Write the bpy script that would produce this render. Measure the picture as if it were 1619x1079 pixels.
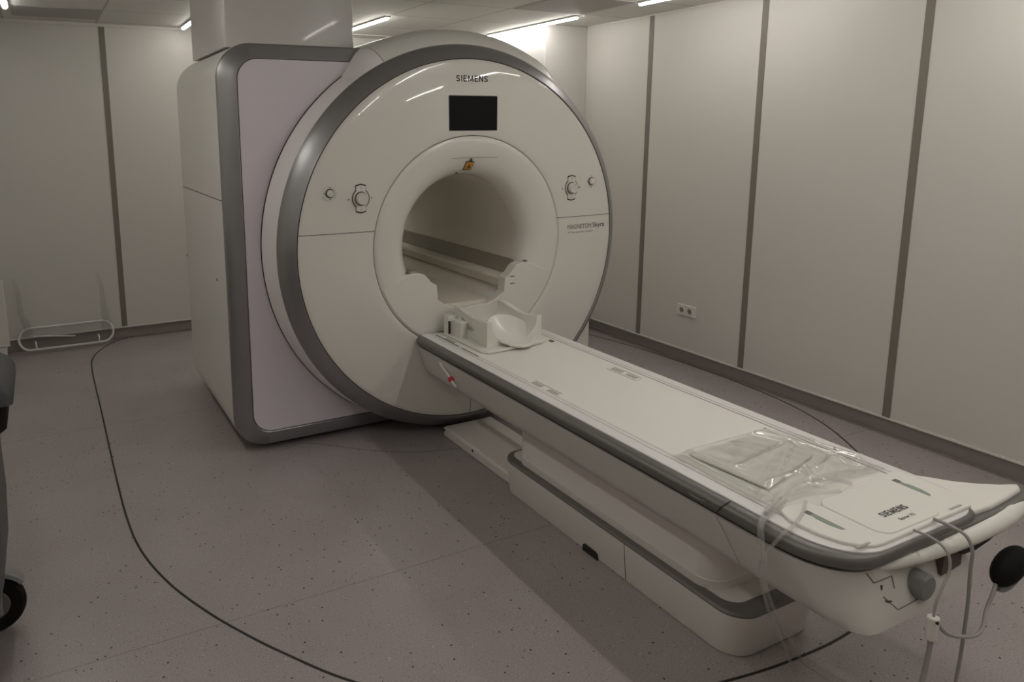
import bpy, bmesh, math, random
from mathutils import Vector, Matrix, noise

PI = math.pi
sc = bpy.context.scene
for o in list(bpy.data.objects):
    bpy.data.objects.remove(o, do_unlink=True)
COL = sc.collection

# ------------------------------------------------------------------ camera
CAMP = Vector((-1.938, -3.249, 1.614))
YAW, PITCH, ROLL = 0.473, 0.177, -0.006
FPX, CX0, CY0 = 1172.7, 671.3, 413.4
cy_, sy_ = math.cos(YAW), math.sin(YAW)
cp_, sp_ = math.cos(PITCH), math.sin(PITCH)
fwd = Vector((sy_ * cp_, cy_ * cp_, -sp_))
rgt = Vector((cy_, -sy_, 0))
upv = rgt.cross(fwd)
r2 = rgt * math.cos(ROLL) + upv * math.sin(ROLL)
u2 = -rgt * math.sin(ROLL) + upv * math.cos(ROLL)
cam_d = bpy.data.cameras.new('camera')
cam = bpy.data.objects.new('camera', cam_d)
COL.objects.link(cam)
m = Matrix((r2, u2, -fwd)).transposed().to_4x4()
m.translation = CAMP
cam.matrix_world = m
cam_d.sensor_width = 36
cam_d.sensor_fit = 'HORIZONTAL'
cam_d.lens = FPX / 1619 * 36
cam_d.shift_x = (809.5 - CX0) / 1619
cam_d.shift_y = (CY0 - 539.5) / 1619
cam_d.clip_start = 0.02
sc.camera = cam

# ------------------------------------------------------------------ world, exposure
w = bpy.data.worlds.new('world')
sc.world = w
w.use_nodes = True
w.node_tree.nodes['Background'].inputs[0].default_value = (0.5, 0.47, 0.45, 1)
w.node_tree.nodes['Background'].inputs[1].default_value = 0.02
sc.view_settings.view_transform = 'Standard'
sc.view_settings.look = 'None'
sc.view_settings.gamma = 1
sc.view_settings.use_curve_mapping = False
sc.view_settings.exposure = 0.0
LAMP_STRENGTH = 40.0
LAMP_COLOR = (1.0, 0.965, 0.91)

ZC = 2.38      # ceiling
XR = 1.90      # right wall
YB = 2.83      # back wall
XL = -3.0
YF = -5.2
ZB = 0.10      # foot of the wall panels
ZD = 1.029     # axis of the bore

# ------------------------------------------------------------------ materials
MATS = {}
def mat(name, col, rough=0.5, metal=0.0, coat=0.0, spec=0.5, vary=0.02, scale=6.0, bump=0.0, bscale=200.0, emit=None):
    if name in MATS:
        return MATS[name]
    mt = bpy.data.materials.new(name)
    mt.use_nodes = True
    nt = mt.node_tree
    b = nt.nodes['Principled BSDF']
    tc = nt.nodes.new('ShaderNodeTexCoord')
    nz = nt.nodes.new('ShaderNodeTexNoise')
    nz.inputs['Scale'].default_value = scale
    nz.inputs['Detail'].default_value = 4
    nt.links.new(tc.outputs['Object'], nz.inputs['Vector'])
    mx = nt.nodes.new('ShaderNodeMix')
    mx.data_type = 'RGBA'
    mx.inputs[6].default_value = tuple(max(0, c * (1 - vary)) for c in col) + (1,)
    mx.inputs[7].default_value = tuple(min(1, c * (1 + vary)) for c in col) + (1,)
    nt.links.new(nz.outputs['Fac'], mx.inputs[0])
    nt.links.new(mx.outputs[2], b.inputs['Base Color'])
    b.inputs['Roughness'].default_value = rough
    b.inputs['Metallic'].default_value = metal
    b.inputs['Coat Weight'].default_value = coat
    b.inputs['Coat Roughness'].default_value = 0.03
    b.inputs['Specular IOR Level'].default_value = spec
    if bump:
        n2 = nt.nodes.new('ShaderNodeTexNoise')
        n2.inputs['Scale'].default_value = bscale
        nt.links.new(tc.outputs['Object'], n2.inputs['Vector'])
        bp = nt.nodes.new('ShaderNodeBump')
        bp.inputs['Strength'].default_value = bump
        bp.inputs['Distance'].default_value = 0.002
        nt.links.new(n2.outputs['Fac'], bp.inputs['Height'])
        nt.links.new(bp.outputs['Normal'], b.inputs['Normal'])
    if emit:
        b.inputs['Emission Color'].default_value = tuple(emit[:3]) + (1,)
        b.inputs['Emission Strength'].default_value = emit[3]
    MATS[name] = mt
    return mt

WALL = mat('wall_panel', (0.66, 0.64, 0.595), 0.42, spec=0.4, vary=0.015, scale=1.2)
STRIP = mat('panel_joint', (0.20, 0.185, 0.155), 0.5)
BASE = mat('vinyl_skirting', (0.46, 0.415, 0.39), 0.5)
LEDGE = mat('white_profile', (0.72, 0.70, 0.66), 0.4)
PLASTER = mat('plaster', (0.66, 0.64, 0.61), 0.6)
CREAM = mat('gloss_shell', (0.76, 0.74, 0.685), 0.34, coat=0.8, vary=0.01)
SHELL2 = mat('side_shell', (0.74, 0.725, 0.68), 0.38, coat=0.15, vary=0.01)
LILAC = mat('lilac_panel', (0.74, 0.69, 0.735), 0.35, coat=0.2, vary=0.02, scale=2)
BANDM = mat('pale_band', (0.84, 0.81, 0.81), 0.3, coat=0.3, vary=0.01)
SILVER = mat('silver_paint', (0.34, 0.335, 0.34), 0.36, metal=0.85, vary=0.02)
SILVER2 = mat('table_silver', (0.19, 0.18, 0.17), 0.42, metal=0.45, vary=0.02)
GREYTRIM = mat('grey_plastic', (0.17, 0.155, 0.14), 0.45)
DARK = mat('joint_black', (0.02, 0.018, 0.016), 0.7)
BLACK = mat('screen_black', (0.006, 0.006, 0.007), 0.55, spec=0.15)
BORE = mat('bore_liner', (0.74, 0.70, 0.61), 0.4, vary=0.02)
BORE_SHADE = mat('bore_shade', (0.30, 0.27, 0.22), 0.45, vary=0.03)
TABW = mat('table_white', (0.81, 0.795, 0.735), 0.38, coat=0.15, vary=0.012)
RAILM = mat('rail_white', (0.76, 0.74, 0.73), 0.35, coat=0.2)
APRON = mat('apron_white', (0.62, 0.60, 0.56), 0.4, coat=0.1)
COLM = mat('pedestal_white', (0.77, 0.735, 0.69), 0.42, coat=0.05)
COILM = mat('coil_white', (0.76, 0.745, 0.68), 0.3, coat=0.4)
CREASE = mat('pale_groove', (0.42, 0.40, 0.35), 0.6)
RECESS = mat('green_grey_recess', (0.28, 0.32, 0.28), 0.5)
ORANGE = mat('orange_label', (0.62, 0.30, 0.04), 0.5)
RED = mat('red_button', (0.55, 0.015, 0.02), 0.3, coat=0.4)
PRINT = mat('print_black', (0.035, 0.035, 0.035), 0.6)
PRINTG = mat('print_grey', (0.16, 0.155, 0.14), 0.6)
RUBBER = mat('black_rubber', (0.010, 0.0095, 0.009), 0.75, spec=0.2)
BROWN = mat('brown_socket', (0.10, 0.075, 0.065), 0.6)
GREYK = mat('grey_knob', (0.22, 0.22, 0.22), 0.4)
CABLEM = mat('cable_grey', (0.36, 0.34, 0.32), 0.5)
METALW = mat('white_tube', (0.66, 0.65, 0.62), 0.3, coat=0.3)
CARTG = mat('cart_grey', (0.10, 0.10, 0.10), 0.6)
CARTW = mat('cart_white', (0.24, 0.24, 0.24), 0.45)
TILEF = mat('lamp_housing', (0.6, 0.6, 0.58), 0.5)

def floor_mat():
    mt = bpy.data.materials.new('speckled_vinyl')
    mt.use_nodes = True
    nt = mt.node_tree
    b = nt.nodes['Principled BSDF']
    L = nt.links.new
    tc = nt.nodes.new('ShaderNodeTexCoord')
    def noise_n(s, d=2):
        n = nt.nodes.new('ShaderNodeTexNoise')
        n.inputs['Scale'].default_value = s
        n.inputs['Detail'].default_value = d
        L(tc.outputs['Object'], n.inputs['Vector'])
        return n
    def ramp(src, stops):
        r = nt.nodes.new('ShaderNodeValToRGB')
        e = r.color_ramp.elements
        while len(e) < len(stops):
            e.new(0.5)
        for i, (p, c) in enumerate(stops):
            e[i].position = p
            e[i].color = c + (1,)
        L(src, r.inputs[0])
        return r
    def mixc(fac, a, bb, ty='MIX'):
        x = nt.nodes.new('ShaderNodeMix')
        x.data_type = 'RGBA'
        x.blend_type = ty
        if isinstance(fac, float):
            x.inputs[0].default_value = fac
        else:
            L(fac, x.inputs[0])
        L(a, x.inputs[6])
        if isinstance(bb, tuple):
            x.inputs[7].default_value = bb + (1,)
        else:
            L(bb, x.inputs[7])
        return x.outputs[2]
    base = ramp(noise_n(3.0, 5).outputs['Fac'], [(0.3, (0.345, 0.305, 0.302)), (0.7, (0.378, 0.338, 0.333))])
    fine = ramp(noise_n(180, 3).outputs['Fac'], [(0.38, (0.86, 0.86, 0.86)), (0.62, (1.06, 1.06, 1.06))])
    c = mixc(1.0, base.outputs[0], fine.outputs[0], 'MULTIPLY')
    def chips(scale, thr, size, colr, c):
        v = nt.nodes.new('ShaderNodeTexVoronoi')
        v.inputs['Scale'].default_value = scale
        L(tc.outputs['Object'], v.inputs['Vector'])
        lt = nt.nodes.new('ShaderNodeMath'); lt.operation = 'LESS_THAN'
        L(v.outputs['Distance'], lt.inputs[0]); lt.inputs[1].default_value = size
        sep = nt.nodes.new('ShaderNodeSeparateColor')
        L(v.outputs['Color'], sep.inputs[0])
        l2 = nt.nodes.new('ShaderNodeMath'); l2.operation = 'LESS_THAN'
        L(sep.outputs[0], l2.inputs[0]); l2.inputs[1].default_value = thr
        mu = nt.nodes.new('ShaderNodeMath'); mu.operation = 'MULTIPLY'
        L(lt.outputs[0], mu.inputs[0]); L(l2.outputs[0], mu.inputs[1])
        return mixc(mu.outputs[0], c, colr)
    c = chips(85, 0.30, 0.20, (0.22, 0.19, 0.18), c)
    c = chips(47, 0.14, 0.17, (0.06, 0.05, 0.05), c)
    c = chips(63, 0.12, 0.15, (0.52, 0.50, 0.46), c)
    # welded seams between the vinyl sheets
    br = nt.nodes.new('ShaderNodeTexBrick')
    br.inputs['Scale'].default_value = 1.0
    br.inputs['Mortar Size'].default_value = 0.003
    br.inputs['Brick Width'].default_value = 30
    br.inputs['Row Height'].default_value = 2.0
    br.inputs['Color1'].default_value = (1, 1, 1, 1)
    br.inputs['Color2'].default_value = (1, 1, 1, 1)
    br.inputs['Mortar'].default_value = (0.8, 0.79, 0.78, 1)
    mp = nt.nodes.new('ShaderNodeMapping')
    mp.inputs['Location'].default_value = (0, 0.97, 0)
    L(tc.outputs['Object'], mp.inputs[0]); L(mp.outputs[0], br.inputs['Vector'])
    c = mixc(1.0, c, br.outputs['Color'], 'MULTIPLY')
    L(c, b.inputs['Base Color'])
    b.inputs['Roughness'].default_value = 0.27
    b.inputs['Specular IOR Level'].default_value = 0.5
    bp = nt.nodes.new('ShaderNodeBump')
    bp.inputs['Strength'].default_value = 0.15
    bp.inputs['Distance'].default_value = 0.001
    L(noise_n(260, 2).outputs['Fac'], bp.inputs['Height'])
    L(bp.outputs[0], b.inputs['Normal'])
    return mt

def ceiling_mat():
    mt = bpy.data.materials.new('ceiling_tiles')
    mt.use_nodes = True
    nt = mt.node_tree
    L = nt.links.new
    b = nt.nodes['Principled BSDF']
    tc = nt.nodes.new('ShaderNodeTexCoord')
    mp = nt.nodes.new('ShaderNodeMapping')
    # grid lines pass x = 0.27 + k*0.59 and y = 0.975 + k*0.585
    mp.inputs['Location'].default_value = (-0.27, -0.975, 0)
    br = nt.nodes.new('ShaderNodeTexBrick')
    br.offset = 0.0
    br.inputs['Scale'].default_value = 1.0
    br.inputs['Brick Width'].default_value = 0.59
    br.inputs['Row Height'].default_value = 0.5825
    br.inputs['Mortar Size'].default_value = 0.006
    br.inputs['Mortar Smooth'].default_value = 0.0
    br.inputs['Color1'].default_value = (0.68, 0.665, 0.625, 1)
    br.inputs['Color2'].default_value = (0.72, 0.705, 0.665, 1)
    br.inputs['Mortar'].default_value = (0.42, 0.405, 0.37, 1)
    L(tc.outputs['Object'], mp.inputs[0]); L(mp.outputs[0], br.inputs['Vector'])
    L(br.outputs['Color'], b.inputs['Base Color'])
    b.inputs['Roughness'].default_value = 0.7
    n = nt.nodes.new('ShaderNodeTexNoise'); n.inputs['Scale'].default_value = 150
    L(tc.outputs['Object'], n.inputs['Vector'])
    bp = nt.nodes.new('ShaderNodeBump'); bp.inputs['Strength'].default_value = 0.1; bp.inputs['Distance'].default_value = 0.002
    L(n.outputs['Fac'], bp.inputs['Height']); L(bp.outputs[0], b.inputs['Normal'])
    return mt

def film_mat():
    mt = bpy.data.materials.new('clear_film')
    mt.use_nodes = True
    nt = mt.node_tree
    L = nt.links.new
    for n in list(nt.nodes):
        nt.nodes.remove(n)
    out = nt.nodes.new('ShaderNodeOutputMaterial')
    tr = nt.nodes.new('ShaderNodeBsdfTransparent'); tr.inputs[0].default_value = (0.975, 0.975, 0.972, 1)
    gl = nt.nodes.new('ShaderNodeBsdfGlossy'); gl.inputs['Roughness'].default_value = 0.11
    gl.inputs['Color'].default_value = (1, 1, 1, 1)
    fr = nt.nodes.new('ShaderNodeFresnel'); fr.inputs['IOR'].default_value = 1.55
    mx = nt.nodes.new('ShaderNodeMixShader')
    tc = nt.nodes.new('ShaderNodeTexCoord')
    n = nt.nodes.new('ShaderNodeTexNoise'); n.inputs['Scale'].default_value = 9; n.inputs['Detail'].default_value = 1.5
    n.inputs['Distortion'].default_value = 0.6
    L(tc.outputs['Object'], n.inputs['Vector'])
    bp = nt.nodes.new('ShaderNodeBump'); bp.inputs['Strength'].default_value = 0.22; bp.inputs['Distance'].default_value = 0.012
    L(n.outputs['Fac'], bp.inputs['Height'])
    L(bp.outputs[0], gl.inputs['Normal']); L(bp.outputs[0], fr.inputs['Normal'])
    m2 = nt.nodes.new('ShaderNodeMath'); m2.operation = 'MULTIPLY'; m2.inputs[1].default_value = 2.6
    L(fr.outputs[0], m2.inputs[0])
    cl = nt.nodes.new('ShaderNodeMath'); cl.operation = 'MINIMUM'; cl.inputs[1].default_value = 0.6
    L(m2.outputs[0], cl.inputs[0]); L(cl.outputs[0], mx.inputs[0]); L(tr.outputs[0], mx.inputs[1]); L(gl.outputs[0], mx.inputs[2])
    L(mx.outputs[0], out.inputs[0])
    return mt

def tube_mat(name, fac, col):
    mt = bpy.data.materials.new(name)
    mt.use_nodes = True
    nt = mt.node_tree
    L = nt.links.new
    b = nt.nodes['Principled BSDF']
    out = nt.nodes['Material Output']
    n = nt.nodes.new('ShaderNodeTexNoise'); n.inputs['Scale'].default_value = 9
    r = nt.nodes.new('ShaderNodeMix'); r.data_type = 'RGBA'
    r.inputs[6].default_value = tuple(c * 0.95 for c in col) + (1,); r.inputs[7].default_value = col + (1,)
    L(n.outputs['Fac'], r.inputs[0]); L(r.outputs[2], b.inputs['Base Color'])
    b.inputs['Roughness'].default_value = 0.2
    tr = nt.nodes.new('ShaderNodeBsdfTransparent')
    mx = nt.nodes.new('ShaderNodeMixShader'); mx.inputs[0].default_value = fac
    L(tr.outputs[0], mx.inputs[1]); L(b.outputs[0], mx.inputs[2]); L(mx.outputs[0], out.inputs[0])
    return mt

FILM = film_mat()
TUBEC = tube_mat('clear_tube', 0.26, (0.62, 0.60, 0.57))
FROST = tube_mat('frosted_upright', 0.16, (0.50, 0.51, 0.47))

# ------------------------------------------------------------------ helpers
def finish(name, bm, mt, parent=None, smooth=True, angle=35, bevel=0.0, segs=2):
    bmesh.ops.recalc_face_normals(bm, faces=bm.faces)
    me = bpy.data.meshes.new(name)
    bm.to_mesh(me)
    bm.free()
    me.materials.append(mt)
    o = bpy.data.objects.new(name, me)
    COL.objects.link(o)
    if smooth:
        for p in me.polygons:
            p.use_smooth = True
        try:
            me.set_sharp_from_angle(angle=math.radians(angle))
        except Exception:
            pass
    if bevel:
        md = o.modifiers.new('bevel', 'BEVEL')
        md.width = bevel
        md.segments = segs
        md.limit_method = 'ANGLE'
        md.angle_limit = math.radians(30)
        md.harden_normals = False
    if parent:
        o.parent = parent
        o.matrix_parent_inverse = parent.matrix_basis.inverted()
    return o

def tag(o, label=None, cat=None, group=None, kind=None):
    if label: o['label'] = label
    if cat: o['category'] = cat
    if group: o['group'] = group
    if kind: o['kind'] = kind
    return o

def thing(name, label, cat, loc=(0, 0, 0), group=None):
    o = bpy.data.objects.new(name, None)
    COL.objects.link(o)
    o.location = loc
    o.empty_display_size = 0.1
    return tag(o, label, cat, group)

def box(bm, x0, x1, y0, y1, z0, z1):
    vs = [bm.verts.new((x, y, z)) for z in (z0, z1) for y in (y0, y1) for x in (x0, x1)]
    for f in ((0, 1, 3, 2), (4, 6, 7, 5), (0, 4, 5, 1), (2, 3, 7, 6), (0, 2, 6, 4), (1, 5, 7, 3)):
        bm.faces.new([vs[i] for i in f])
    return vs

def boxo(name, b, mt, parent=None, bevel=0.0):
    bm = bmesh.new()
    box(bm, *b)
    return finish(name, bm, mt, parent, bevel=bevel)

def struct(o):
    o['kind'] = 'structure'
    return o

def lathe(bm, prof, a0=0.0, a1=2 * PI, n=160, cz=ZD, closed_prof=False):
    """prof = [(r, y)] turned about the bore axis (along Y)."""
    full = abs(a1 - a0 - 2 * PI) < 1e-6
    cnt = n if full else n + 1
    rings = []
    for i in range(cnt):
        a = a0 + (a1 - a0) * i / n
        rings.append([bm.verts.new((r * math.cos(a), y, cz + r * math.sin(a))) for r, y in prof])
    for i in range(n):
        A, B = rings[i], rings[(i + 1) % cnt]
        for j in range(len(prof) - 1 + (1 if closed_prof else 0)):
            k = (j + 1) % len(prof)
            bm.faces.new((A[j], B[j], B[k], A[k]))
    if closed_prof and not full:
        bm.faces.new(rings[0]); bm.faces.new(list(reversed(rings[-1])))
    return rings

def loft(bm, secs, cap=True):
    rs = [[bm.verts.new(p) for p in s] for s in secs]
    n = len(rs[0])
    for A, B in zip(rs[:-1], rs[1:]):
        for j in range(n):
            k = (j + 1) % n
            bm.faces.new((A[j], A[k], B[k], B[j]))
    if cap:
        bm.faces.new(rs[0]); bm.faces.new(list(reversed(rs[-1])))
    return rs

def rrect(x0, x1, z0, z1, r, n=8):
    pts = []
    for cx, cz, a in ((x1 - r, z1 - r, 0), (x0 + r, z1 - r, PI / 2), (x0 + r, z0 + r, PI), (x1 - r, z0 + r, 1.5 * PI)):
        for i in range(n + 1):
            t = a + PI / 2 * i / n
            pts.append((cx + r * math.cos(t), cz + r * math.sin(t)))
    return pts

def smooth_path(pts, sub=8):
    P = [Vector(p) for p in pts]
    P = [P[0] * 2 - P[1]] + P + [P[-1] * 2 - P[-2]]
    out = []
    for i in range(1, len(P) - 2):
        for s in range(sub):
            t = s / sub
            a, b, c, d = P[i - 1], P[i], P[i + 1], P[i + 2]
            out.append(0.5 * ((2 * b) + (c - a) * t + (2 * a - 5 * b + 4 * c - d) * t * t + (3 * b - a - 3 * c + d) * t ** 3))
    out.append(P[-2])
    return out

def tube(bm, pts, r, n=10, sub=8, closed=False, rz=None):
    P = smooth_path(pts, sub) if sub > 1 else [Vector(p) for p in pts]
    rings = []
    ref = Vector((0.13, 0.21, 0.97))
    m_ = len(P)
    for i, p in enumerate(P):
        if closed:
            t = P[(i + 1) % m_] - P[i - 1]
        else:
            t = P[min(i + 1, m_ - 1)] - P[max(i - 1, 0)]
        t.normalize()
        a = t.cross(ref)
        if a.length < 1e-3:
            a = t.cross(Vector((1, 0, 0)))
        a.normalize()
        b = t.cross(a)
        rr = r[i * len(r) // m_] if isinstance(r, (list, tuple)) else r
        rings.append([bm.verts.new(p + a * rr * math.cos(2 * PI * k / n) + b * (rz or rr) * math.sin(2 * PI * k / n)) for k in range(n)])
    for i in range(m_ if closed else m_ - 1):
        A, B = rings[i], rings[(i + 1) % m_]
        for k in range(n):
            bm.faces.new((A[k], A[(k + 1) % n], B[(k + 1) % n], B[k]))
    if not closed:
        bm.faces.new(rings[0]); bm.faces.new(list(reversed(rings[-1])))

def disc_y(bm, cx, cz, prof, n=40):
    """prof = [(r, y)] turned about an axis along Y through (cx, cz); starts and/or ends on the axis when r == 0."""
    rings = []
    for r, y in prof:
        if r == 0:
            rings.append([bm.verts.new((cx, y, cz))])
        else:
            rings.append([bm.verts.new((cx + r * math.cos(2 * PI * k / n), y, cz + r * math.sin(2 * PI * k / n))) for k in range(n)])
    for A, B in zip(rings[:-1], rings[1:]):
        for k in range(n):
            k2 = (k + 1) % n
            if len(A) == 1:
                bm.faces.new((A[0], B[k], B[k2]))
            elif len(B) == 1:
                bm.faces.new((A[k], A[k2], B[0]))
            else:
                bm.faces.new((A[k], A[k2], B[k2], B[k]))

def prism(bm, pts, lo, hi, axis='z'):
    def mk(p, h):
        return (p[0], p[1], h) if axis == 'z' else (p[0], h, p[1]) if axis == 'y' else (h, p[0], p[1])
    A = [bm.verts.new(mk(p, lo)) for p in pts]
    B = [bm.verts.new(mk(p, hi)) for p in pts]
    n = len(pts)
    for i in range(n):
        bm.faces.new((A[i], A[(i + 1) % n], B[(i + 1) % n], B[i]))
    bm.faces.new(A); bm.faces.new(list(reversed(B)))

def text_part(name, body, mt, parent, origin, xdir, ydir, width, height, off=0.0, depth=0.0008, z_off=0.0, surf=None):
    """lettering as a mesh laid on a surface; width/height in metres of the whole line."""
    cu = bpy.data.curves.new(name, 'FONT')
    cu.body = body
    cu.extrude = 0.01
    cu.offset = off
    to = bpy.data.objects.new(name, cu)
    COL.objects.link(to)
    dg = bpy.context.evaluated_depsgraph_get()
    me = bpy.data.meshes.new_from_object(to.evaluated_get(dg))
    bpy.data.objects.remove(to, do_unlink=True)
    xs = [v.co.x for v in me.vertices]; ys = [v.co.y for v in me.vertices]
    x0, x1, y0, y1 = min(xs), max(xs), min(ys), max(ys)
    X, Y = Vector(xdir).normalized(), Vector(ydir).normalized()
    N = X.cross(Y)
    O = Vector(origin)
    for v in me.vertices:
        a = (v.co.x - x0) / (x1 - x0) * width
        b_ = (v.co.y - y0) / (y1 - y0) * height
        v.co = O + X * a + Y * b_ + N * (z_off + (v.co.z / 0.01) * depth)
        if surf:
            v.co.y = surf(v.co.x, v.co.z) - 0.0006 - max(0, v.co.y * 0)
    me.materials.clear()
    me.materials.append(mt)
    o = bpy.data.objects.new(name, me)
    COL.objects.link(o)
    o.parent = parent
    o.matrix_parent_inverse = parent.matrix_basis.inverted()
    return o

STROKES = {
    'S': [[(0.86, 0.80), (0.62, 0.90), (0.38, 0.90), (0.18, 0.78), (0.20, 0.62), (0.45, 0.52), (0.72, 0.42), (0.84, 0.26), (0.70, 0.12), (0.42, 0.09), (0.12, 0.18)]],
    'I': [[(0.5, 0.0), (0.5, 1.0)]],
    'E': [[(0.20, 0.0), (0.20, 1.0)], [(0.12, 0.91), (0.85, 0.91)], [(0.12, 0.52), (0.78, 0.52)], [(0.12, 0.09), (0.88, 0.09)]],
    'M': [[(0.13, 0.0), (0.17, 1.0)], [(0.17, 0.94), (0.5, 0.12)], [(0.5, 0.12), (0.83, 0.94)], [(0.83, 1.0), (0.87, 0.0)]],
    'N': [[(0.17, 0.0), (0.17, 1.0)], [(0.19, 0.95), (0.81, 0.05)], [(0.83, 0.0), (0.83, 1.0)]]}
ADV = {'S': 0.62, 'I': 0.34, 'E': 0.62, 'M': 0.92, 'N': 0.74}
def block_word(name, word, mt, parent, origin, xdir, ydir, width, height, surf=None, sw=0.19):
    X, Y = Vector(xdir).normalized(), Vector(ydir).normalized()
    N = X.cross(Y)
    O = Vector(origin)
    tot = sum(ADV[c] for c in word)
    kx = width / tot
    bm = bmesh.new()
    cur = 0.0
    q = 0
    for c in word:
        wl_ = ADV[c] * 0.92
        for st in STROKES[c]:
            for (ax, ay), (bx, by) in zip(st[:-1], st[1:]):
                a = Vector(((cur + ax * wl_) * kx, ay * height))
                b = Vector(((cur + bx * wl_) * kx, by * height))
                t_ = (b - a).normalized()
                hw = sw * height / 2
                nn = Vector((-t_.y, t_.x)) * hw
                ex = t_ * (hw * 0.35 if c == 'S' else 0)
                q += 1
                vs = []
                for p in (a - ex + nn, b + ex + nn, b + ex - nn, a - ex - nn):
                    py = min(max(p.y, 0), height)
                    P = O + X * p.x + Y * py + N * (0.0006 + 0.00001 * q)
                    if surf:
                        P.y = surf(P.x, P.z) - 0.0007 - 0.00001 * q
                    vs.append(bm.verts.new(P))
                bm.faces.new(vs)
        cur += ADV[c]
    return finish(name, bm, mt, parent, smooth=False)

def dup_tree(o, parent=None, off=(0, 0, 0)):
    c = o.copy()
    COL.objects.link(c)
    if parent:
        c.parent = parent
    else:
        c.location = Vector(o.location) + Vector(off)
    for ch in list(o.children):
        dup_tree(ch, c)
    return c

# ------------------------------------------------------------------ room
YC = YB + 0.08
o = boxo('floor', (XL - 0.1, XR + 0.2, YF - 0.1, YB + 0.2, -0.06, 0), floor_mat()); struct(o)
o = boxo('ceiling', (XL - 0.1, XR + 0.2, YF - 0.1, YB + 0.2, ZC, ZC + 0.06), ceiling_mat()); struct(o)
struct(boxo('wall_right', (XR, XR + 0.2, YF - 0.1, YB + 0.2, ZB, ZC), WALL))
struct(boxo('wall_back', (XL - 0.1, XR, YB, YB + 0.2, ZB, ZC), WALL))
struct(boxo('wall_left', (XL - 0.1, XL, YF - 0.1, YB, 0, ZC), WALL))
struct(boxo('wall_front', (XL, XR, YF - 0.1, YF, 0, ZC), WALL))
# recessed skirting and the pale profile the panels stand on
struct(boxo('baseboard_right', (XR + 0.065, XR + 0.165, YF, YB + 0.1, 0, ZB), BASE))
struct(boxo('baseboard_back', (XL, XR + 0.065, YB + 0.065, YB + 0.165, 0, ZB), BASE))
struct(boxo('trim_1', (XR - 0.004, XR + 0.03, YF, YB - 1.35, ZB - 0.004, ZB + 0.006), LEDGE))
struct(boxo('trim_2', (XL, 1.0, YB - 0.004, YB + 0.03, ZB - 0.004, ZB + 0.006), LEDGE))
# pier in the far right corner
bm = bmesh.new()
box(bm, 1.505, XR, 1.468, YB, 0, ZC)
struct(finish('wall_pier', bm, PLASTER, bevel=0.004))
# grey joint strips
n_ = 3
for yy in (0.777, -0.14, -1.065, -1.985, -2.905, -3.825):
    struct(boxo('trim_%d' % n_, (XR - 0.003, XR + 0.01, yy - 0.0205, yy + 0.0205, ZB + 0.007, ZC - 0.001), STRIP)); n_ += 1
for xx in (-2.386, -1.466, -0.546, 0.374):
    struct(boxo('trim_%d' % n_, (xx - 0.020, xx + 0.020, YB - 0.003, YB + 0.01, ZB + 0.007, ZC - 0.02), STRIP)); n_ += 1
# pale angle under the ceiling
struct(boxo('trim_%d' % n_, (XL, 1.5, YB - 0.012, YB, ZC - 0.018, ZC), LEDGE)); n_ += 1
struct(boxo('trim_%d' % n_, (XR - 0.008, XR, YF, 1.46, ZC - 0.008, ZC), LEDGE)); n_ += 1

# black line inlaid in the floor around the scanner
def ribbon(name, pts, wd, label, cat, closed=False):
    bm = bmesh.new()
    P = smooth_path([(x, y, 0) for x, y in pts], 10)
    vs = []
    for i, p in enumerate(P):
        t = P[min(i + 1, len(P) - 1)] - P[max(i - 1, 0)]
        t.normalize()
        nn = Vector((-t.y, t.x, 0)) * wd / 2
        vs.append([bm.verts.new((p.x + s * nn.x, p.y + s * nn.y, z)) for s, z in ((1, 0.0), (1, 0.0012), (-1, 0.0012), (-1, 0.0))])
    for A, B in zip(vs[:-1], vs[1:]):
        for k in range(4):
            bm.faces.new((A[k], A[(k + 1) % 4], B[(k + 1) % 4], B[k]))
    bm.faces.new(vs[0]); bm.faces.new(list(reversed(vs[-1])))
    return tag(finish(name, bm, GREYTRIM if wd < 0.006 else DARK, smooth=False), label, cat)
loop = [(-1.40, 2.90), (-1.55, 2.80), (-1.66, 2.62), (-1.73, 2.40), (-1.75, 2.1), (-1.75, 1.3), (-1.75, 0.3), (-1.742, -0.15), (-1.715, -0.42), (-1.652, -0.67), (-1.563, -0.893),
        (-1.476, -1.064), (-1.396, -1.20), (-1.269, -1.39), (-1.10, -1.57), (-0.9, -1.72), (-0.62, -1.85), (-0.274, -1.925), (-0.004, -1.958), (0.267, -1.957), (0.6, -1.90), (0.95, -1.75),
        (1.25, -1.52), (1.47, -1.28), (1.668, -1.0), (1.793, -0.76), (1.875, -0.48), (1.915, -0.1), (1.915, 0.3), (1.90, 0.6), (1.88, 0.8), (1.84, 1.05), (1.78, 1.3), (1.70, 1.44)]
ribbon('floor_line', loop, 0.0085, 'black line inlaid in the floor looping wide around scanner and table', 'floor marking')
ribbon('floor_line', [(-0.95, 0.26), (-0.865, 0.29), (-0.787, 0.25), (-0.661, 0.126), (-0.532, 0.015), (-0.396, -0.074), (-0.24, -0.125), (-0.15, -0.15)], 0.0045,
       'faint short grey arc on the floor in front of scanner base', 'floor marking')

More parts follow.
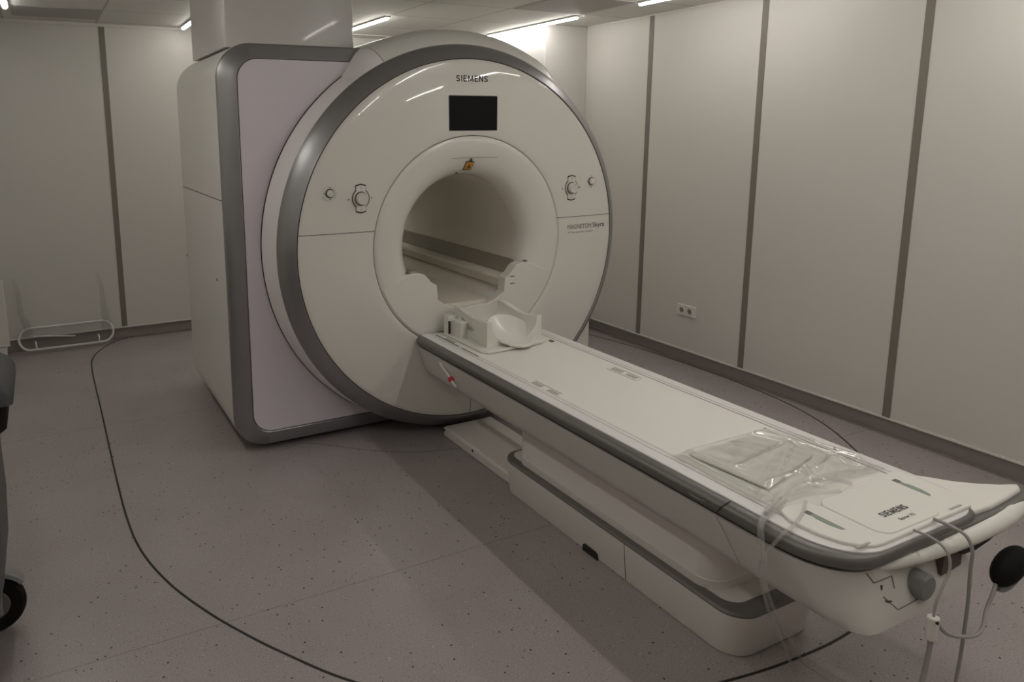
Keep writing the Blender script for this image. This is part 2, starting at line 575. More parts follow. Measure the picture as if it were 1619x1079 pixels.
# ------------------------------------------------------------------ ceiling lights
def lamp_mat(k):
    nm = 'lamp_tube_%d' % round(k * 100)
    return mat(nm, (0.9, 0.9, 0.9), 0.5, emit=(LAMP_COLOR[0], LAMP_COLOR[1], LAMP_COLOR[2], LAMP_STRENGTH * k))
def ceiling_light(x, y0, y1, label, k=1.0):
    t = thing('ceiling_light', label, 'ceiling light', (x, (y0 + y1) / 2, ZC), 'linear tube lights under the ceiling')
    bm = bmesh.new()
    box(bm, x - 0.020, x + 0.020, y0 - 0.006, y1 + 0.006, ZC - 0.012, ZC)
    finish('housing', bm, TILEF, t)
    bm = bmesh.new()
    secs = []
    for yy in (y0, y1):
        secs.append([(x + 0.015 * math.cos(PI + PI * k / 8), yy, ZC - 0.013 + 0.012 * math.sin(PI + PI * k / 8)) for k in range(9)])
    loft(bm, secs)
    finish('tube', bm, lamp_mat(k), t)
    return t
ceiling_light(1.446, 1.03, 2.17, 'long lit tube light running beside the bright corner pier')
ceiling_light(1.446, -0.73, 0.41, 'lit tube light cut by the top frame edge above right wall panels', 0.75)
ceiling_light(0.268, 1.60, 2.74, 'lit tube light emerging from behind the grey duct on its right')
ceiling_light(-0.905, 1.58, 2.71, 'short visible end of tube light left of the grey duct', 0.5)
ceiling_light(-2.055, 1.03, 2.17, 'tube light tip in the top left corner of the picture', 0.5)
# further lamps of the same rows, over and behind the camera
ceiling_light(1.446, -2.49, -1.35, 'tube light above the foot end of the table, out of frame', 0.95)
ceiling_light(1.446, -4.25, -3.11, 'tube light over the right front corner of the room, out of frame', 1.0)
ceiling_light(0.268, -1.94, -0.80, 'tube light above the middle of the table, out of frame', 1.25)
ceiling_light(0.268, -3.70, -2.56, 'tube light right behind the camera, out of frame', 1.3)
ceiling_light(-0.905, -3.70, -2.56, 'tube light close above the camera, out of frame', 0.8)
ceiling_light(-2.055, -2.49, -1.35, 'tube light over the trolley, out of frame', 1.2)
ceiling_light(-2.055, -0.73, 0.41, 'tube light over the floor left of the scanner, out of frame', 1.0)

# grey ceiling panels and a small slot diffuser
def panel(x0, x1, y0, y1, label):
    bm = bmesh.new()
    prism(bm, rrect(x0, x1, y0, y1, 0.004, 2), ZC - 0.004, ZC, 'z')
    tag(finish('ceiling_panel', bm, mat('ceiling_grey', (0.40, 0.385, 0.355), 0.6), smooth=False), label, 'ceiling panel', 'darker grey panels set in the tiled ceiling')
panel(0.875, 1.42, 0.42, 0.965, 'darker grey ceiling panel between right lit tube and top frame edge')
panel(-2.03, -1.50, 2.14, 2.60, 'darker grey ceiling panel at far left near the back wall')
t = thing('ceiling_vent', 'slim white slotted ceiling vent just right of the grey duct', 'ceiling vent', (0.6, 2.68, ZC))
bm = bmesh.new()
box(bm, 0.40, 0.76, 2.60, 2.63, ZC - 0.008, ZC); box(bm, 0.40, 0.76, 2.70, 2.73, ZC - 0.008, ZC)
finish('frame', bm, LEDGE, t)
bm = bmesh.new()
box(bm, 0.41, 0.75, 2.63, 2.70, ZC - 0.004, ZC)
finish('slot', bm, CREASE, t)

# ------------------------------------------------------------------ scanner
scan = thing('mri_scanner', 'large white and silver scanner with round face and open bore', 'medical scanner', (0, 0.9, 0))
HW, ZT, Z0, YF0, YR0 = 1.195, 2.012, 0.03, 0.30, 1.60
# side shell: rounded section swept back, rear corners rounded
def shell_sec(y, ins, z0=Z0, z1=ZT):
    r_ = 0.17 - min(ins, 0.05)
    pts = []
    rd = 1.034 - ins
    zt = z1 - ins
    a_ = math.asin((zt - ZD) / rd)
    for k in range(13):                     # drum side on the right
        a = a_ * k / 12
        pts.append((rd * math.cos(a), y, ZD + rd * math.sin(a)))
    for cx, cz, a in ((-HW + ins + r_, zt - r_, PI / 2), (-HW + ins + r_, z0 + ins + r_, PI)):
        for i in range(11):
            t = a + PI / 2 * i / 10
            pts.append((cx + r_ * math.cos(t), y, cz + r_ * math.sin(t)))
    pts.append((rd, y, z0 + ins))
    return pts
bm = bmesh.new()
secs = [shell_sec(YF0, 0.004), shell_sec(YF0 + 0.004, 0.0)]
RR = 0.24
for k in range(0, 11):
    a = PI / 2 * k / 10
    secs.append(shell_sec(YR0 - RR + RR * math.sin(a), (RR * (1 - math.cos(a))) * 0.92))
rsec = loft(bm, secs, cap=False)
last = [tuple(v.co) for v in rsec[-1]]
full = bm
# cut along the horizontal side joint so that upper and lower shell are two parts with a real gap
def clone(b):
    me = bpy.data.meshes.new('tmp'); b.to_mesh(me)
    c = bmesh.new(); c.from_mesh(me); bpy.data.meshes.remove(me)
    return c
def cut(b, co, no, keep_pos=True, fill=False):
    g = list(b.verts) + list(b.edges) + list(b.faces)
    r = bmesh.ops.bisect_plane(b, geom=g, plane_co=co, plane_no=no, clear_inner=keep_pos, clear_outer=not keep_pos)
    if fill:
        ed = [e for e in r['geom_cut'] if isinstance(e, bmesh.types.BMEdge)]
        if ed:
            bmesh.ops.edgeloop_fill(b, edges=ed)
    return b
upb = cut(clone(full), (0, 0, 1.2845), (0, 0, 1), True)
lob = cut(clone(full), (0, 0, 1.2805), (0, 0, 1), False)
full.free()
finish('upper_side_shell', upb, SHELL2, scan)
finish('lower_side_shell', lob, SHELL2, scan)
bm = bmesh.new()
box(bm, -HW + 0.004, -HW + 0.02, YF0 + 0.01, YR0 - 0.26, 1.27, 1.30)
finish('side_joint', bm, DARK, scan)
bm = bmesh.new()
rin = [(0.41 * math.cos(math.atan2(z - ZD, x)), y + 0.01, ZD + 0.41 * math.sin(math.atan2(z - ZD, x))) for x, y, z in last]
loft(bm, [last, rin], cap=False)
finish('rear_cover', bm, SHELL2, scan)
# two little screws / caps on the side
for yy, zz in ((1.379, 0.864), (0.512, 0.866)):
    bm = bmesh.new()
    prism(bm, [(yy + 0.012 * math.cos(a * PI / 6), zz + 0.008 * math.sin(a * PI / 6)) for a in range(12)], -HW - 0.002, -HW + 0.01, 'x')
    finish('screw_cap', bm, GREYTRIM, scan)
# silver frame of the cabinet front (annular rounded rectangle, gently bevelled)
def frame_loops(off, y, r):
    zt, zb_, xl = ZT - off * 0.76, Z0 + off * 0.82, -HW + off
    pts = [(-0.40, y, zt)]
    for cx, cz, a in ((xl + r, zt - r, PI / 2), (xl + r, zb_ + r, PI)):
        for i in range(13):
            t = a + PI / 2 * i / 12
            pts.append((cx + r * math.cos(t), y, cz + r * math.sin(t)))
    pts.append((-0.25, y, zb_))
    return pts
def strip_open(bm, secs):
    rs = [[bm.verts.new(p) for p in q] for q in secs]
    for A, B in zip(rs[:-1], rs[1:]):
        for j in range(len(A) - 1):
            bm.faces.new((A[j], A[j + 1], B[j + 1], B[j]))
bm = bmesh.new()
strip_open(bm, [frame_loops(0.0, YF0 + 0.002, 0.17), frame_loops(0.003, YF0 - 0.005, 0.167), frame_loops(0.010, YF0 - 0.012, 0.162), frame_loops(0.087, YF0 - 0.029, 0.103),
          frame_loops(0.092, YF0 - 0.026, 0.10), frame_loops(0.092, YF0 + 0.0, 0.10)])
finish('silver_frame', bm, SILVER, scan)
bm = bmesh.new()
loft(bm, [frame_loops(0.088, YF0 - 0.018, 0.10), frame_loops(0.088, YF0 + 0.01, 0.10)])
finish('frame_joint', bm, DARK, scan)
bm = bmesh.new()
loft(bm, [frame_loops(0.096, YF0 - 0.024, 0.097), frame_loops(0.096, YF0 - 0.016, 0.097)])
finish('front_panel', bm, LILAC, scan)
bm = bmesh.new()
prism(bm, [(0.995 * math.cos(math.radians(d)), ZD + 0.995 * math.sin(math.radians(d))) for d in range(0, -76, -5)] + [(0.26, Z0 + 0.002), (1.030, Z0 + 0.002), (1.030, ZD)], YF0 - 0.004, YF0 + 0.008, 'y')
finish('lower_corner_panel', bm, SHELL2, scan)
# pale band sweeping round between cabinet and ring
bm = bmesh.new()
lathe(bm, [(1.002, 0.092), (1.004, 0.10), (1.012, 0.16), (1.024, 0.25), (1.026, 0.29)])
finish('pale_band', bm, BANDM, scan)
bm = bmesh.new()
lathe(bm, [(1.022, 0.266), (1.0275, 0.266), (1.0275, 0.29)])
finish('band_joint', bm, DARK, scan)
# hood over the top
bm = bmesh.new()
prof = [(1.0015, 0.090), (1.03, 0.105), (1.062, 0.14), (1.082, 0.19), (1.090, 0.26), (1.090, 1.50), (1.05, 1.58), (0.95, 1.60), (0.95, 0.13)]
a0, a1 = math.radians(50), math.radians(116)
def flare(a_deg, p):
    r, y = p
    t = 1.0
    if a_deg < 63: t = max(0.0, (a_deg - 45) / 18)
    if a_deg > 116: t = max(0.0, (126 - a_deg) / 10)
    t = t * t * (3 - 2 * t)
    rb = 1.002 + 0.026 * min(1, max(0, (y - 0.09) / 0.2)) if y < 0.3 else 1.026
    return (rb + (r - rb) * t if r > 1.0 else r)
def swept(bm, prof, d0, d1, n, close):
    rows = []
    for i in range(n + 1):
        d = d0 + (d1 - d0) * i / n
        a = math.radians(d)
        rows.append([bm.verts.new((flare(d, p) * math.cos(a), p[1], ZD + flare(d, p) * math.sin(a))) for p in prof])
    for A, B in zip(rows[:-1], rows[1:]):
        for j in range(len(prof) if close else len(prof) - 1):
            k = (j + 1) % len(prof)
            bm.faces.new((A[j], B[j], B[k], A[k]))
    if close:
        bm.faces.new(rows[0]); bm.faces.new(list(reversed(rows[-1])))
swept(bm, prof, 46, 115.95, 90, True)
finish('top_hood', bm, SHELL2, scan)
bm = bmesh.new()
swept(bm, [(r - 0.0015, y + 0.001) for r, y in prof[0:5]], 115.8, 116.3, 1, False)
finish('hood_joint', bm, DARK, scan)
bm = bmesh.new()
swept(bm, [(1.002, 0.0905)] + prof[1:5] + [(1.09, 0.30)], 116.15, 126, 16, False)
finish('band_flare', bm, BANDM, scan)
# silver ring
bm = bmesh.new()
lathe(bm, [(0.9265, 0.030), (0.9265, 0.018), (0.929, 0.0155), (0.945, 0.026), (0.965, 0.042), (0.982, 0.058), (0.996, 0.078), (1.002, 0.092)], n=220)
finish('silver_ring', bm, SILVER, scan, angle=60)
bm = bmesh.new()
lathe(bm, [(0.915, 0.02), (0.930, 0.02)])
finish('ring_joint', bm, DARK, scan)
# front cover: flat annulus, slightly domed to the rim; cut in upper, lower left and lower right parts
bm = bmesh.new()
fp = [(0.5505, 0.016), (0.5505, 0.006), (0.553, 0.002)]
for k in range(0, 13):
    q = k / 12
    fp.append((0.56 + q * 0.345, 0.014 * q ** 2.2))
fp += [(0.916, 0.0165), (0.9225, 0.0195), (0.9235, 0.028)]
lathe(bm, fp, n=220)
ucov = cut(clone(bm), (0, 0, 1.1325), (0, 0, 1), True, fill=False)
low = cut(clone(bm), (0, 0, 1.1295), (0, 0, 1), False, fill=False)
bm.free()
lowl = cut(clone(low), (-0.0005, 0, 0), (1, 0, 0), False, fill=False)
lowr = cut(low, (0.0025, 0, 0), (1, 0, 0), True, fill=False)
uc = finish('upper_face_cover', ucov, CREAM, scan, angle=50)
lc = finish('lower_face_cover', lowl, CREAM, scan, angle=50)
lr = finish('lower_face_cover', lowr, CREAM, scan, angle=50)
bm = bmesh.new()
lathe(bm, [(0.544, 0.020), (0.93, 0.022)])
finish('cover_joint', bm, DARK, scan)
# funnel around the bore
bm = bmesh.new()
lathe(bm, [(0.5475, 0.018), (0.5475, 0.005), (0.545, 0.002), (0.52, 0.0), (0.47, 0.001), (0.44, 0.007), (0.415, 0.017), (0.392, 0.032), (0.372, 0.055), (0.358, 0.085), (0.351, 0.125), (0.350, 0.16)], n=200)
finish('bore_funnel', bm, CREAM, scan, angle=60)
bm = bmesh.new()
lathe(bm, [(0.350, 0.16), (0.3495, 0.30), (0.348, 1.50), (0.40, 1.60)], n=160)
finish('bore_tube', bm, BORE, scan, angle=40)
# shoulders and table slot
def arc(r, d0, d1, n):
    return [(r * math.cos(math.radians(d0 + (d1 - d0) * i / n)), ZD + r * math.sin(math.radians(d0 + (d1 - d0) * i / n))) for i in range(n + 1)]
inner = [(-0.385, 0.893), (-0.352, 0.903), (-0.310, 0.903), (-0.277, 0.895), (-0.255, 0.872), (-0.240, 0.853), (-0.205, 0.831), (-0.200, 0.755), (-0.140, 0.716), (-0.07, 0.696), (0, 0.690)]
poly = inner + [(-x, z) for x, z in reversed(inner[:-1])] + [(0.44, 0.861)] + arc(0.541, -20.5, -159.5, 48) + [(-0.44, 0.861)]
bm = bmesh.new()
prism(bm, poly, -0.0012, 0.065, 'y')
finish('funnel_shoulder', bm, CREAM, scan, angle=25, bevel=0.0035)
for s in (-1, 1):
    bm = bmesh.new()
    disc_y(bm, s * 0.352, 0.0, [(0, 0), (0.011, 0), (0.009, 0.004), (0, 0.004)], 16)
    for v in bm.verts:
        x, y, z = v.co
        v.co = (x, 0.03 + z * 1.6, 0.9045 + y)
    finish('screw_cap', bm, GREYTRIM, scan)
    # rail along the bore wall and a dark strip painting in the shade above it
    bm = bmesh.new()
    sec = [(0.215, 0.768), (0.212, 0.812), (0.222, 0.822), (0.30, 0.835), (0.31, 0.80), (0.24, 0.765)]
    loft(bm, [[(s * x, y, z) for x, z in sec] for y in (0.065, 0.15, 0.152, 1.50)])
    finish('bore_rail', bm, BORE, scan, bevel=0.004)
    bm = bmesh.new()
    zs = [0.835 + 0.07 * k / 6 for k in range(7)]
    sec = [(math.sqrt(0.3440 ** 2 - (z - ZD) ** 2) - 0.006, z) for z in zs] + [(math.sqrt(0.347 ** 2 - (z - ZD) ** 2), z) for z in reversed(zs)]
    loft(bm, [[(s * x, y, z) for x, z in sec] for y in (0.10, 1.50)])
    finish('bore_shade_strip', bm, BORE_SHADE, scan)
bm = bmesh.new()
box(bm, -0.15, 0.15, 0.06, 1.5, 0.685, 0.712)
finish('bore_bed_track', bm, BORE, scan)
bm = bmesh.new()
box(bm, 0.236, 0.262, -0.0055, -0.003, 0.795, 0.7985)
finish('shoulder_mark', bm, PRINTG, scan)
bm = bmesh.new()
box(bm, 0.236, 0.262, -0.0055, -0.003, 0.833, 0.8365)
finish('shoulder_mark', bm, PRINTG, scan)
# shallow crease above the bore and the orange label
bm = bmesh.new()
pts = [(-0.12 + 0.28 * k / 16, 1.4665 + 0.003 * math.sin(PI * k / 16)) for k in range(17)]
vs = [[bm.verts.new((x, -0.0006 + 0.003, z + dz)) for dz in (-0.0018, 0.0018)] for x, z in pts]
for A, B in zip(vs[:-1], vs[1:]):
    bm.faces.new((A[0], B[0], B[1], A[1]))
finish('crease', bm, CREASE, scan)
lab = thing('warning_tag', '', '')
for k_ in ('label', 'category'):
    if k_ in lab: del lab[k_]
bpy.data.objects.remove(lab, do_unlink=True)
def slope_y(z):   # surface of the funnel on the axis at height z
    r = z - ZD
    P_ = [(0.47, 0.001), (0.44, 0.007), (0.415, 0.017), (0.392, 0.032), (0.372, 0.055)]
    for (ra, ya), (rb, yb) in zip(P_[:-1], P_[1:]):
        if rb <= r <= ra:
            return ya + (yb - ya) * (ra - r) / (ra - rb)
    return 0.001
bm = bmesh.new()
g = [[bm.verts.new((x + (z - 1.425) * 0.02, slope_y(z) - 0.004, z)) for x in (-0.033, 0.017)] for z in (1.405, 1.415, 1.43, 1.443, 1.450)]
for A, B in zip(g[:-1], g[1:]):
    bm.faces.new((A[0], A[1], B[1], B[0]))
wl = finish('warning_label', bm, PRINT, scan); wl['label'] = 'orange warning label with black border'
bm = bmesh.new()
g = [[bm.verts.new((x + (z - 1.425) * 0.02, slope_y(z) - 0.0055, z)) for x in (-0.0295, 0.0135)] for z in (1.4085, 1.418, 1.43, 1.4465)]
for A, B in zip(g[:-1], g[1:]):
    bm.faces.new((A[0], A[1], B[1], B[0]))
finish('label_face', bm, ORANGE, wl)
bm = bmesh.new()
A = [bm.verts.new(p) for p in ((-0.014, slope_y(1.45) - 0.005, 1.449), (0.006, slope_y(1.45) - 0.005, 1.449), (-0.004, slope_y(1.468) - 0.005, 1.470))]
bm.faces.new(A)
A = [bm.verts.new(p) for p in ((-0.016, slope_y(1.42) - 0.0075, 1.417), (0.002, slope_y(1.42) - 0.0075, 1.417), (-0.006, slope_y(1.434) - 0.0075, 1.436))]
bm.faces.new(A)
finish('label_symbol', bm, PRINT, wl)
bm = bmesh.new()
disc_y(bm, -0.075, 1.392, [(0, 0.028), (0.004, 0.028), (0.004, 0.035), (0, 0.035)], 12)
finish('sensor_dot', bm, DARK, scan)

# screen, name
def face_y(x, z):
    r = math.hypot(x, z - ZD)
    q = max(0, (r - 0.56) / 0.345)
    return 0.014 * q ** 2.2
bm = bmesh.new()
prism(bm, rrect(-0.133, 0.142, 1.605, 1.7725, 0.003, 3), -0.003, 0.022, 'y')
dsp = finish('display_screen', bm, BLACK, scan, bevel=0.001)
dsp['label'] = 'black display screen'
bm = bmesh.new()
prism(bm, rrect(-0.136, 0.145, 1.602, 1.7755, 0.005, 3), 0.000, 0.02, 'y')
finish('screen_bezel', bm, GREYTRIM, dsp)
block_word('brand_lettering', 'SIEMENS', PRINT, scan, (-0.092, 0, 1.842), (1, 0, 0), (0, 0, 1), 0.186, 0.031, surf=face_y)
text_part('model_lettering', 'MAGNETOM', PRINTG, scan, (0.610, 0.0005, 1.062), (1, 0, 0.0), (0, 0, 1), 0.168, 0.026, off=0.0, surf=face_y)
text_part('model_lettering', 'Skyra', PRINT, scan, (0.790, 0.005, 1.056), (1, 0, 0.0), (0, 0, 1), 0.088, 0.034, off=0.006, surf=face_y)
text_part('small_lettering', 'A Tim and Dot System', PRINTG, scan, (0.612, 0.0015, 1.036), (1, 0, 0.0), (0, 0, 1), 0.180, 0.0135, off=0.0, surf=face_y)

# control knobs and buttons
def knob(cx, cz):
    y = face_y(cx, cz)
    # escutcheon: outline of a circle with a flat tab above and below
    def outl(s):
        pts = []
        for k in range(-7, 8):
            a = math.radians(k * 8)
            pts.append((cx + 0.040 * s * math.cos(a), cz + 0.044 * s * math.sin(a)))
        pts += [(cx + 0.024 * s, cz + 0.043 * s), (cx + 0.024 * s, cz + 0.058 * s), (cx, cz + 0.064 * s), (cx - 0.024 * s, cz + 0.058 * s), (cx - 0.024 * s, cz + 0.043 * s)]
        for k in range(-7, 8):
            a = PI + math.radians(k * 8)
            pts.append((cx + 0.040 * s * math.cos(a), cz + 0.044 * s * math.sin(a)))
        pts += [(cx - 0.024 * s, cz - 0.043 * s), (cx - 0.024 * s, cz - 0.058 * s), (cx, cz - 0.064 * s), (cx + 0.024 * s, cz - 0.058 * s), (cx + 0.024 * s, cz - 0.043 * s)]
        return pts
    bm = bmesh.new()
    prism(bm, outl(1.10), y - 0.002, y + 0.006, 'y')
    e = finish('control_knob', bm, DARK, scan, angle=20)
    e['label'] = 'round control dial in dark outlined plate'
    bm = bmesh.new()
    prism(bm, outl(1.0), y - 0.0035, y + 0.004, 'y')
    finish('plate', bm, CREAM, e, angle=20)
    bm = bmesh.new()
    disc_y(bm, cx, cz, [(0.034, y - 0.003), (0.033, y - 0.008), (0.028, y - 0.012), (0.027, y - 0.012)], 40)
    finish('collar', bm, GREYTRIM, e)
    bm = bmesh.new()
    disc_y(bm, cx, cz, [(0.0285, y - 0.004), (0.0275, y - 0.026), (0.025, y - 0.030), (0.018, y - 0.0285), (0, y - 0.028)], 48)
    finish('dial', bm, mat('knob_silver', (0.72, 0.70, 0.66), 0.28, metal=0.1, coat=0.4), e)
    for dx, dz in ((-0.062, -0.002), (0.055, 0.002), (0, 0.052), (0, -0.052)):
        bm = bmesh.new()
        prism(bm, [(cx + dx - 0.003, cz + dz - 0.0025), (cx + dx + 0.003, cz + dz - 0.0025), (cx + dx, cz + dz + 0.003)], y - 0.0045, y + 0.002, 'y')
        finish('arrow_mark', bm, PRINT, e)
def button(cx, cz):
    y = face_y(cx, cz)
    bm = bmesh.new()
    disc_y(bm, cx, cz, [(0.036, y + 0.004), (0.036, y - 0.0015), (0.034, y - 0.003), (0.031, y - 0.003), (0.0305, y - 0.001), (0.02, y - 0.001)], 40)
    e = finish('push_button', bm, CREAM, scan)
    e['label'] = 'small round button with thin ring'
    bm = bmesh.new()
    disc_y(bm, cx, cz, [(0.0215, y - 0.0005), (0.0215, y - 0.004), (0.0165, y - 0.004)], 32)
    finish('gasket', bm, DARK, e)
    bm = bmesh.new()
    disc_y(bm, cx, cz, [(0.0175, y - 0.003), (0.0172, y - 0.012), (0.014, y - 0.015), (0, y - 0.016)], 32)
    finish('cap', bm, mat('knob_silver', (0.72, 0.70, 0.66), 0.28), e)
    for dx, dz in ((-0.028, 0), (0, -0.028), (0, 0.028)):
        bm = bmesh.new()
        disc_y(bm, cx + dx, cz + dz, [(0, y - 0.0035), (0.0022, y - 0.0035), (0.0022, y)], 8)
        finish('dot_mark', bm, PRINT, e)
knob(-0.611, 1.291); knob(0.629, 1.291)
button(-0.762, 1.321); button(0.770, 1.321)
# dark plinth under the covers
bm = bmesh.new()
box(bm, -1.0, 0.97, 0.40, 1.4, 0.0, 0.05)
finish('plinth', bm, DARK, scan)

# ------------------------------------------------------------------ duct above the scanner
bm = bmesh.new()
loft(bm, [[(x, y, z) for x, y in rrect(-1.10, -0.428, 0.50, 1.35, 0.012, 3)] for z in (ZT - 0.002, ZC)])
tag(finish('duct_casing', bm, mat('duct_grey', (0.64, 0.615, 0.59), 0.3, coat=0.15)), 'grey box duct rising from scanner top to the ceiling', 'duct')

# ------------------------------------------------------------------ patient table
tab = thing('patient_table', 'long white patient table with grey side bands docked at the bore', 'patient table', (0, -1.2, 0))
def plan(hw, ye, r, y1=-0.012, n=10, pw=2.3):
    """rounded foot end at ye, square head end at y1"""
    pts = [(hw, y1), (-hw, y1)]
    for i in range(n + 1):
        t = PI / 2 * i / n
        pts.append((-hw + r - r * math.cos(t) ** (2 / pw), ye + r * 1.25 - r * 1.25 * math.sin(t) ** (2 / pw)))
    for i in range(n + 1):
        t = PI / 2 * (1 - i / n)
        pts.append((hw - r + r * math.cos(t) ** (2 / pw), ye + r * 1.25 - r * 1.25 * math.sin(t) ** (2 / pw)))
    return pts
def stack(name, levels, mt, parent, cap=True, angle=35, **k):
    bm = bmesh.new()
    loft(bm, [[(x, y, z) for x, y in plan(hw, ye, r, **k)] for z, hw, ye, r in levels], cap)
    return finish(name, bm, mt, parent, angle=angle)
ZTT = 0.585
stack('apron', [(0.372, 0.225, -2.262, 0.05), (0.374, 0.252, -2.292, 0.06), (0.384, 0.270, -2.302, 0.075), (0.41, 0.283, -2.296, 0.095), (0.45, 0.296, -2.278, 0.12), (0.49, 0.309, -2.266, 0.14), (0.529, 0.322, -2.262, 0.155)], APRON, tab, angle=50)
stack('apron_joint', [(0.525, 0.314, -2.256, 0.152), (0.545, 0.314, -2.262, 0.152)], DARK, tab)
stack('silver_band', [(0.538, 0.322, -2.270, 0.16), (0.541, 0.326, -2.274, 0.16), (0.560, 0.331, -2.284, 0.16), (0.570, 0.330, -2.285, 0.16), (0.5785, 0.318, -2.283, 0.156), (0.583, 0.305, -2.278, 0.15), (0.583, 0.29, -2.26, 0.14)], SILVER2, tab, angle=50)
# seam in the band and apron near the foot
for s in (-1, 1):
    bm = bmesh.new()
    ya, yb = -1.928, -1.900
    pr_ = [(0.3055, 0.5838, ya), (0.3188, 0.5795, ya + 0.003), (0.3308, 0.5705, ya + 0.008), (0.3318, 0.5600, ya + 0.014), (0.3270, 0.5405, yb)]
    vs = [[bm.verts.new((s * (x + 0.0008), y + d, z + 0.0006)) for d in (-0.002, 0.002)] for x, z, y in pr_]
    for A, B in zip(vs[:-1], vs[1:]):
        bm.faces.new((A[0], B[0], B[1], A[1]))
    finish('band_seam', bm, DARK, tab)
bm = bmesh.new()
pr_ = [(0.3225, 0.529, -1.895), (0.3115, 0.49, -1.915), (0.3010, 0.452, -1.935), (0.2840, 0.402, -1.955)]
vs = [[bm.verts.new((-(x + 0.001), y + d, z)) for d in (-0.0012, 0.0012)] for x, z, y in pr_]
for A, B in zip(vs[:-1], vs[1:]):
    bm.faces.new((A[0], B[0], B[1], A[1]))
finish('apron_seam', bm, GREYTRIM, tab)
# latch on the band
bm = bmesh.new()
tube(bm, [(-0.3285, -1.80, 0.560), (-0.331, -1.815, 0.556), (-0.331, -1.850, 0.556), (-0.3285, -1.862, 0.562)], 0.004, 8)
finish('band_latch', bm, GREYTRIM, tab)
# white side rails and the dished top
top_parts = []
stack('edge_rail', [(0.5815, 0.303, -2.276, 0.145), (0.5865, 0.303, -2.276, 0.145), (0.588, 0.3010, -2.274, 0.144), (0.588, 0.258, -2.226, 0.12), (0.5815, 0.2575, -2.2255, 0.12)], RAILM, tab, cap=False)
stack('rail_groove', [(0.5815, 0.2585, -2.227, 0.12), (0.5860, 0.2585, -2.227, 0.12), (0.5860, 0.232, -2.20, 0.11)], GREYTRIM, tab, cap=False)
for s in (-1, 1):
    bm = bmesh.new()
    loft(bm, [[(s * x, y, z) for x, z in ((0.2545, 0.583), (0.2545, 0.5878), (0.2400, 0.5878), (0.2400, 0.583))] for y in (-0.012, -2.10)])
    finish('inner_rail', bm, RAILM, tab)
bm = bmesh.new()
HWt = 0.2370
xs = [-HWt, -HWt + 0.005, -0.222, -0.205] + [-0.2 + 0.04 * k for k in range(1, 10)] + [0.205, 0.222, HWt - 0.005, HWt]
def dish(x):
    a = abs(x)
    if a > HWt - 0.001: return 0.5855
    if a > 0.221: return 0.5885
    if a > 0.2045: return 0.5868
    return 0.5840 + 0.0020 * (a / 0.2) ** 2
secs = []
for y in (-0.012, -0.016, -2.156, -2.16):
    e = 0.0 if y in (-0.016, -2.156) else 0.002
    secs.append([(x, y, dish(x) - e) for x in xs] + [(HWt, y, 0.5825), (-HWt, y, 0.5825)])
loft(bm, secs)
finish('table_top', bm, TABW, tab, angle=20)
# sockets in the top
for cx, s in ((-0.222, -1), (0.183, 1)):
    ya, yb = (-0.845, -1.045) if s < 0 else (-0.86, -1.045)
    bm = bmesh.new()
    prism(bm, rrect(cx - 0.020, cx + 0.020, yb, ya, 0.012, 4), 0.5845, 0.5895, 'z')
    so = finish('table_socket', bm, TABW, tab, bevel=0.001)
    bm = bmesh.new()
    prism(bm, rrect(cx - 0.013, cx + 0.010, ya - 0.085, ya - 0.02, 0.006, 3), 0.586, 0.5902, 'z')
    finish('socket_slot', bm, CREASE, so)
    bm = bmesh.new()
    prism(bm, rrect(cx - 0.013, cx + 0.010, yb + 0.012, yb + 0.075, 0.006, 3), 0.586, 0.5902, 'z')
    finish('socket_slot', bm, CREASE, so)
    bm = bmesh.new()
    prism(bm, rrect(cx + 0.0165, cx + 0.0195, yb + 0.01, ya - 0.01, 0.001, 2), 0.586, 0.5902, 'z')
    finish('socket_edge', bm, GREYTRIM, so)
bm = bmesh.new()
prism(bm, [(-0.236, -0.05), (-0.242, -0.05), (-0.242, -0.28), (-0.236, -0.28)], 0.586, 0.5898, 'z')
prism(bm, [(-0.236, -0.31), (-0.242, -0.31), (-0.242, -0.46), (-0.236, -0.46)], 0.586, 0.5898, 'z')
finish('dock_slot', bm, GREYTRIM, tab)
bm = bmesh.new()
prism(bm, rrect(-0.235, -0.215, -0.22, -0.13, 0.006, 3), 0.586, 0.5892, 'z')
finish('coil_socket', bm, CREASE, tab)
# foot module with the lettering
fm_pts = [(-0.262, -2.245), (-0.288, -2.18), (-0.294, -2.10), (-0.262, -2.045), (-0.225, -2.030), (-0.150, -2.040), (-0.128, -2.075), (-0.11, -2.082), (-0.04, -2.068), (0.0, -2.048),
          (0.03, -2.040), (0.262, -2.040), (0.270, -2.10), (0.27, -2.20), (0.235, -2.262), (-0.15, -2.266)]
fm_pts[0:4] = [(-0.19, -2.262), (-0.222, -2.244), (-0.247, -2.212), (-0.264, -2.16), (-0.268, -2.08), (-0.248, -2.038)]
bm = bmesh.new()
prism(bm, fm_pts, 0.5855, 0.597, 'z')
fmod = finish('foot_module', bm, TABW, tab, bevel=0.004, segs=3)
bm = bmesh.new()
prism(bm, rrect(-0.130, 0.130, -2.252, -2.056, 0.04, 6), 0.594, 0.6005, 'z')
mid = finish('raised_cover', bm, TABW, fmod, bevel=0.004, segs=3)
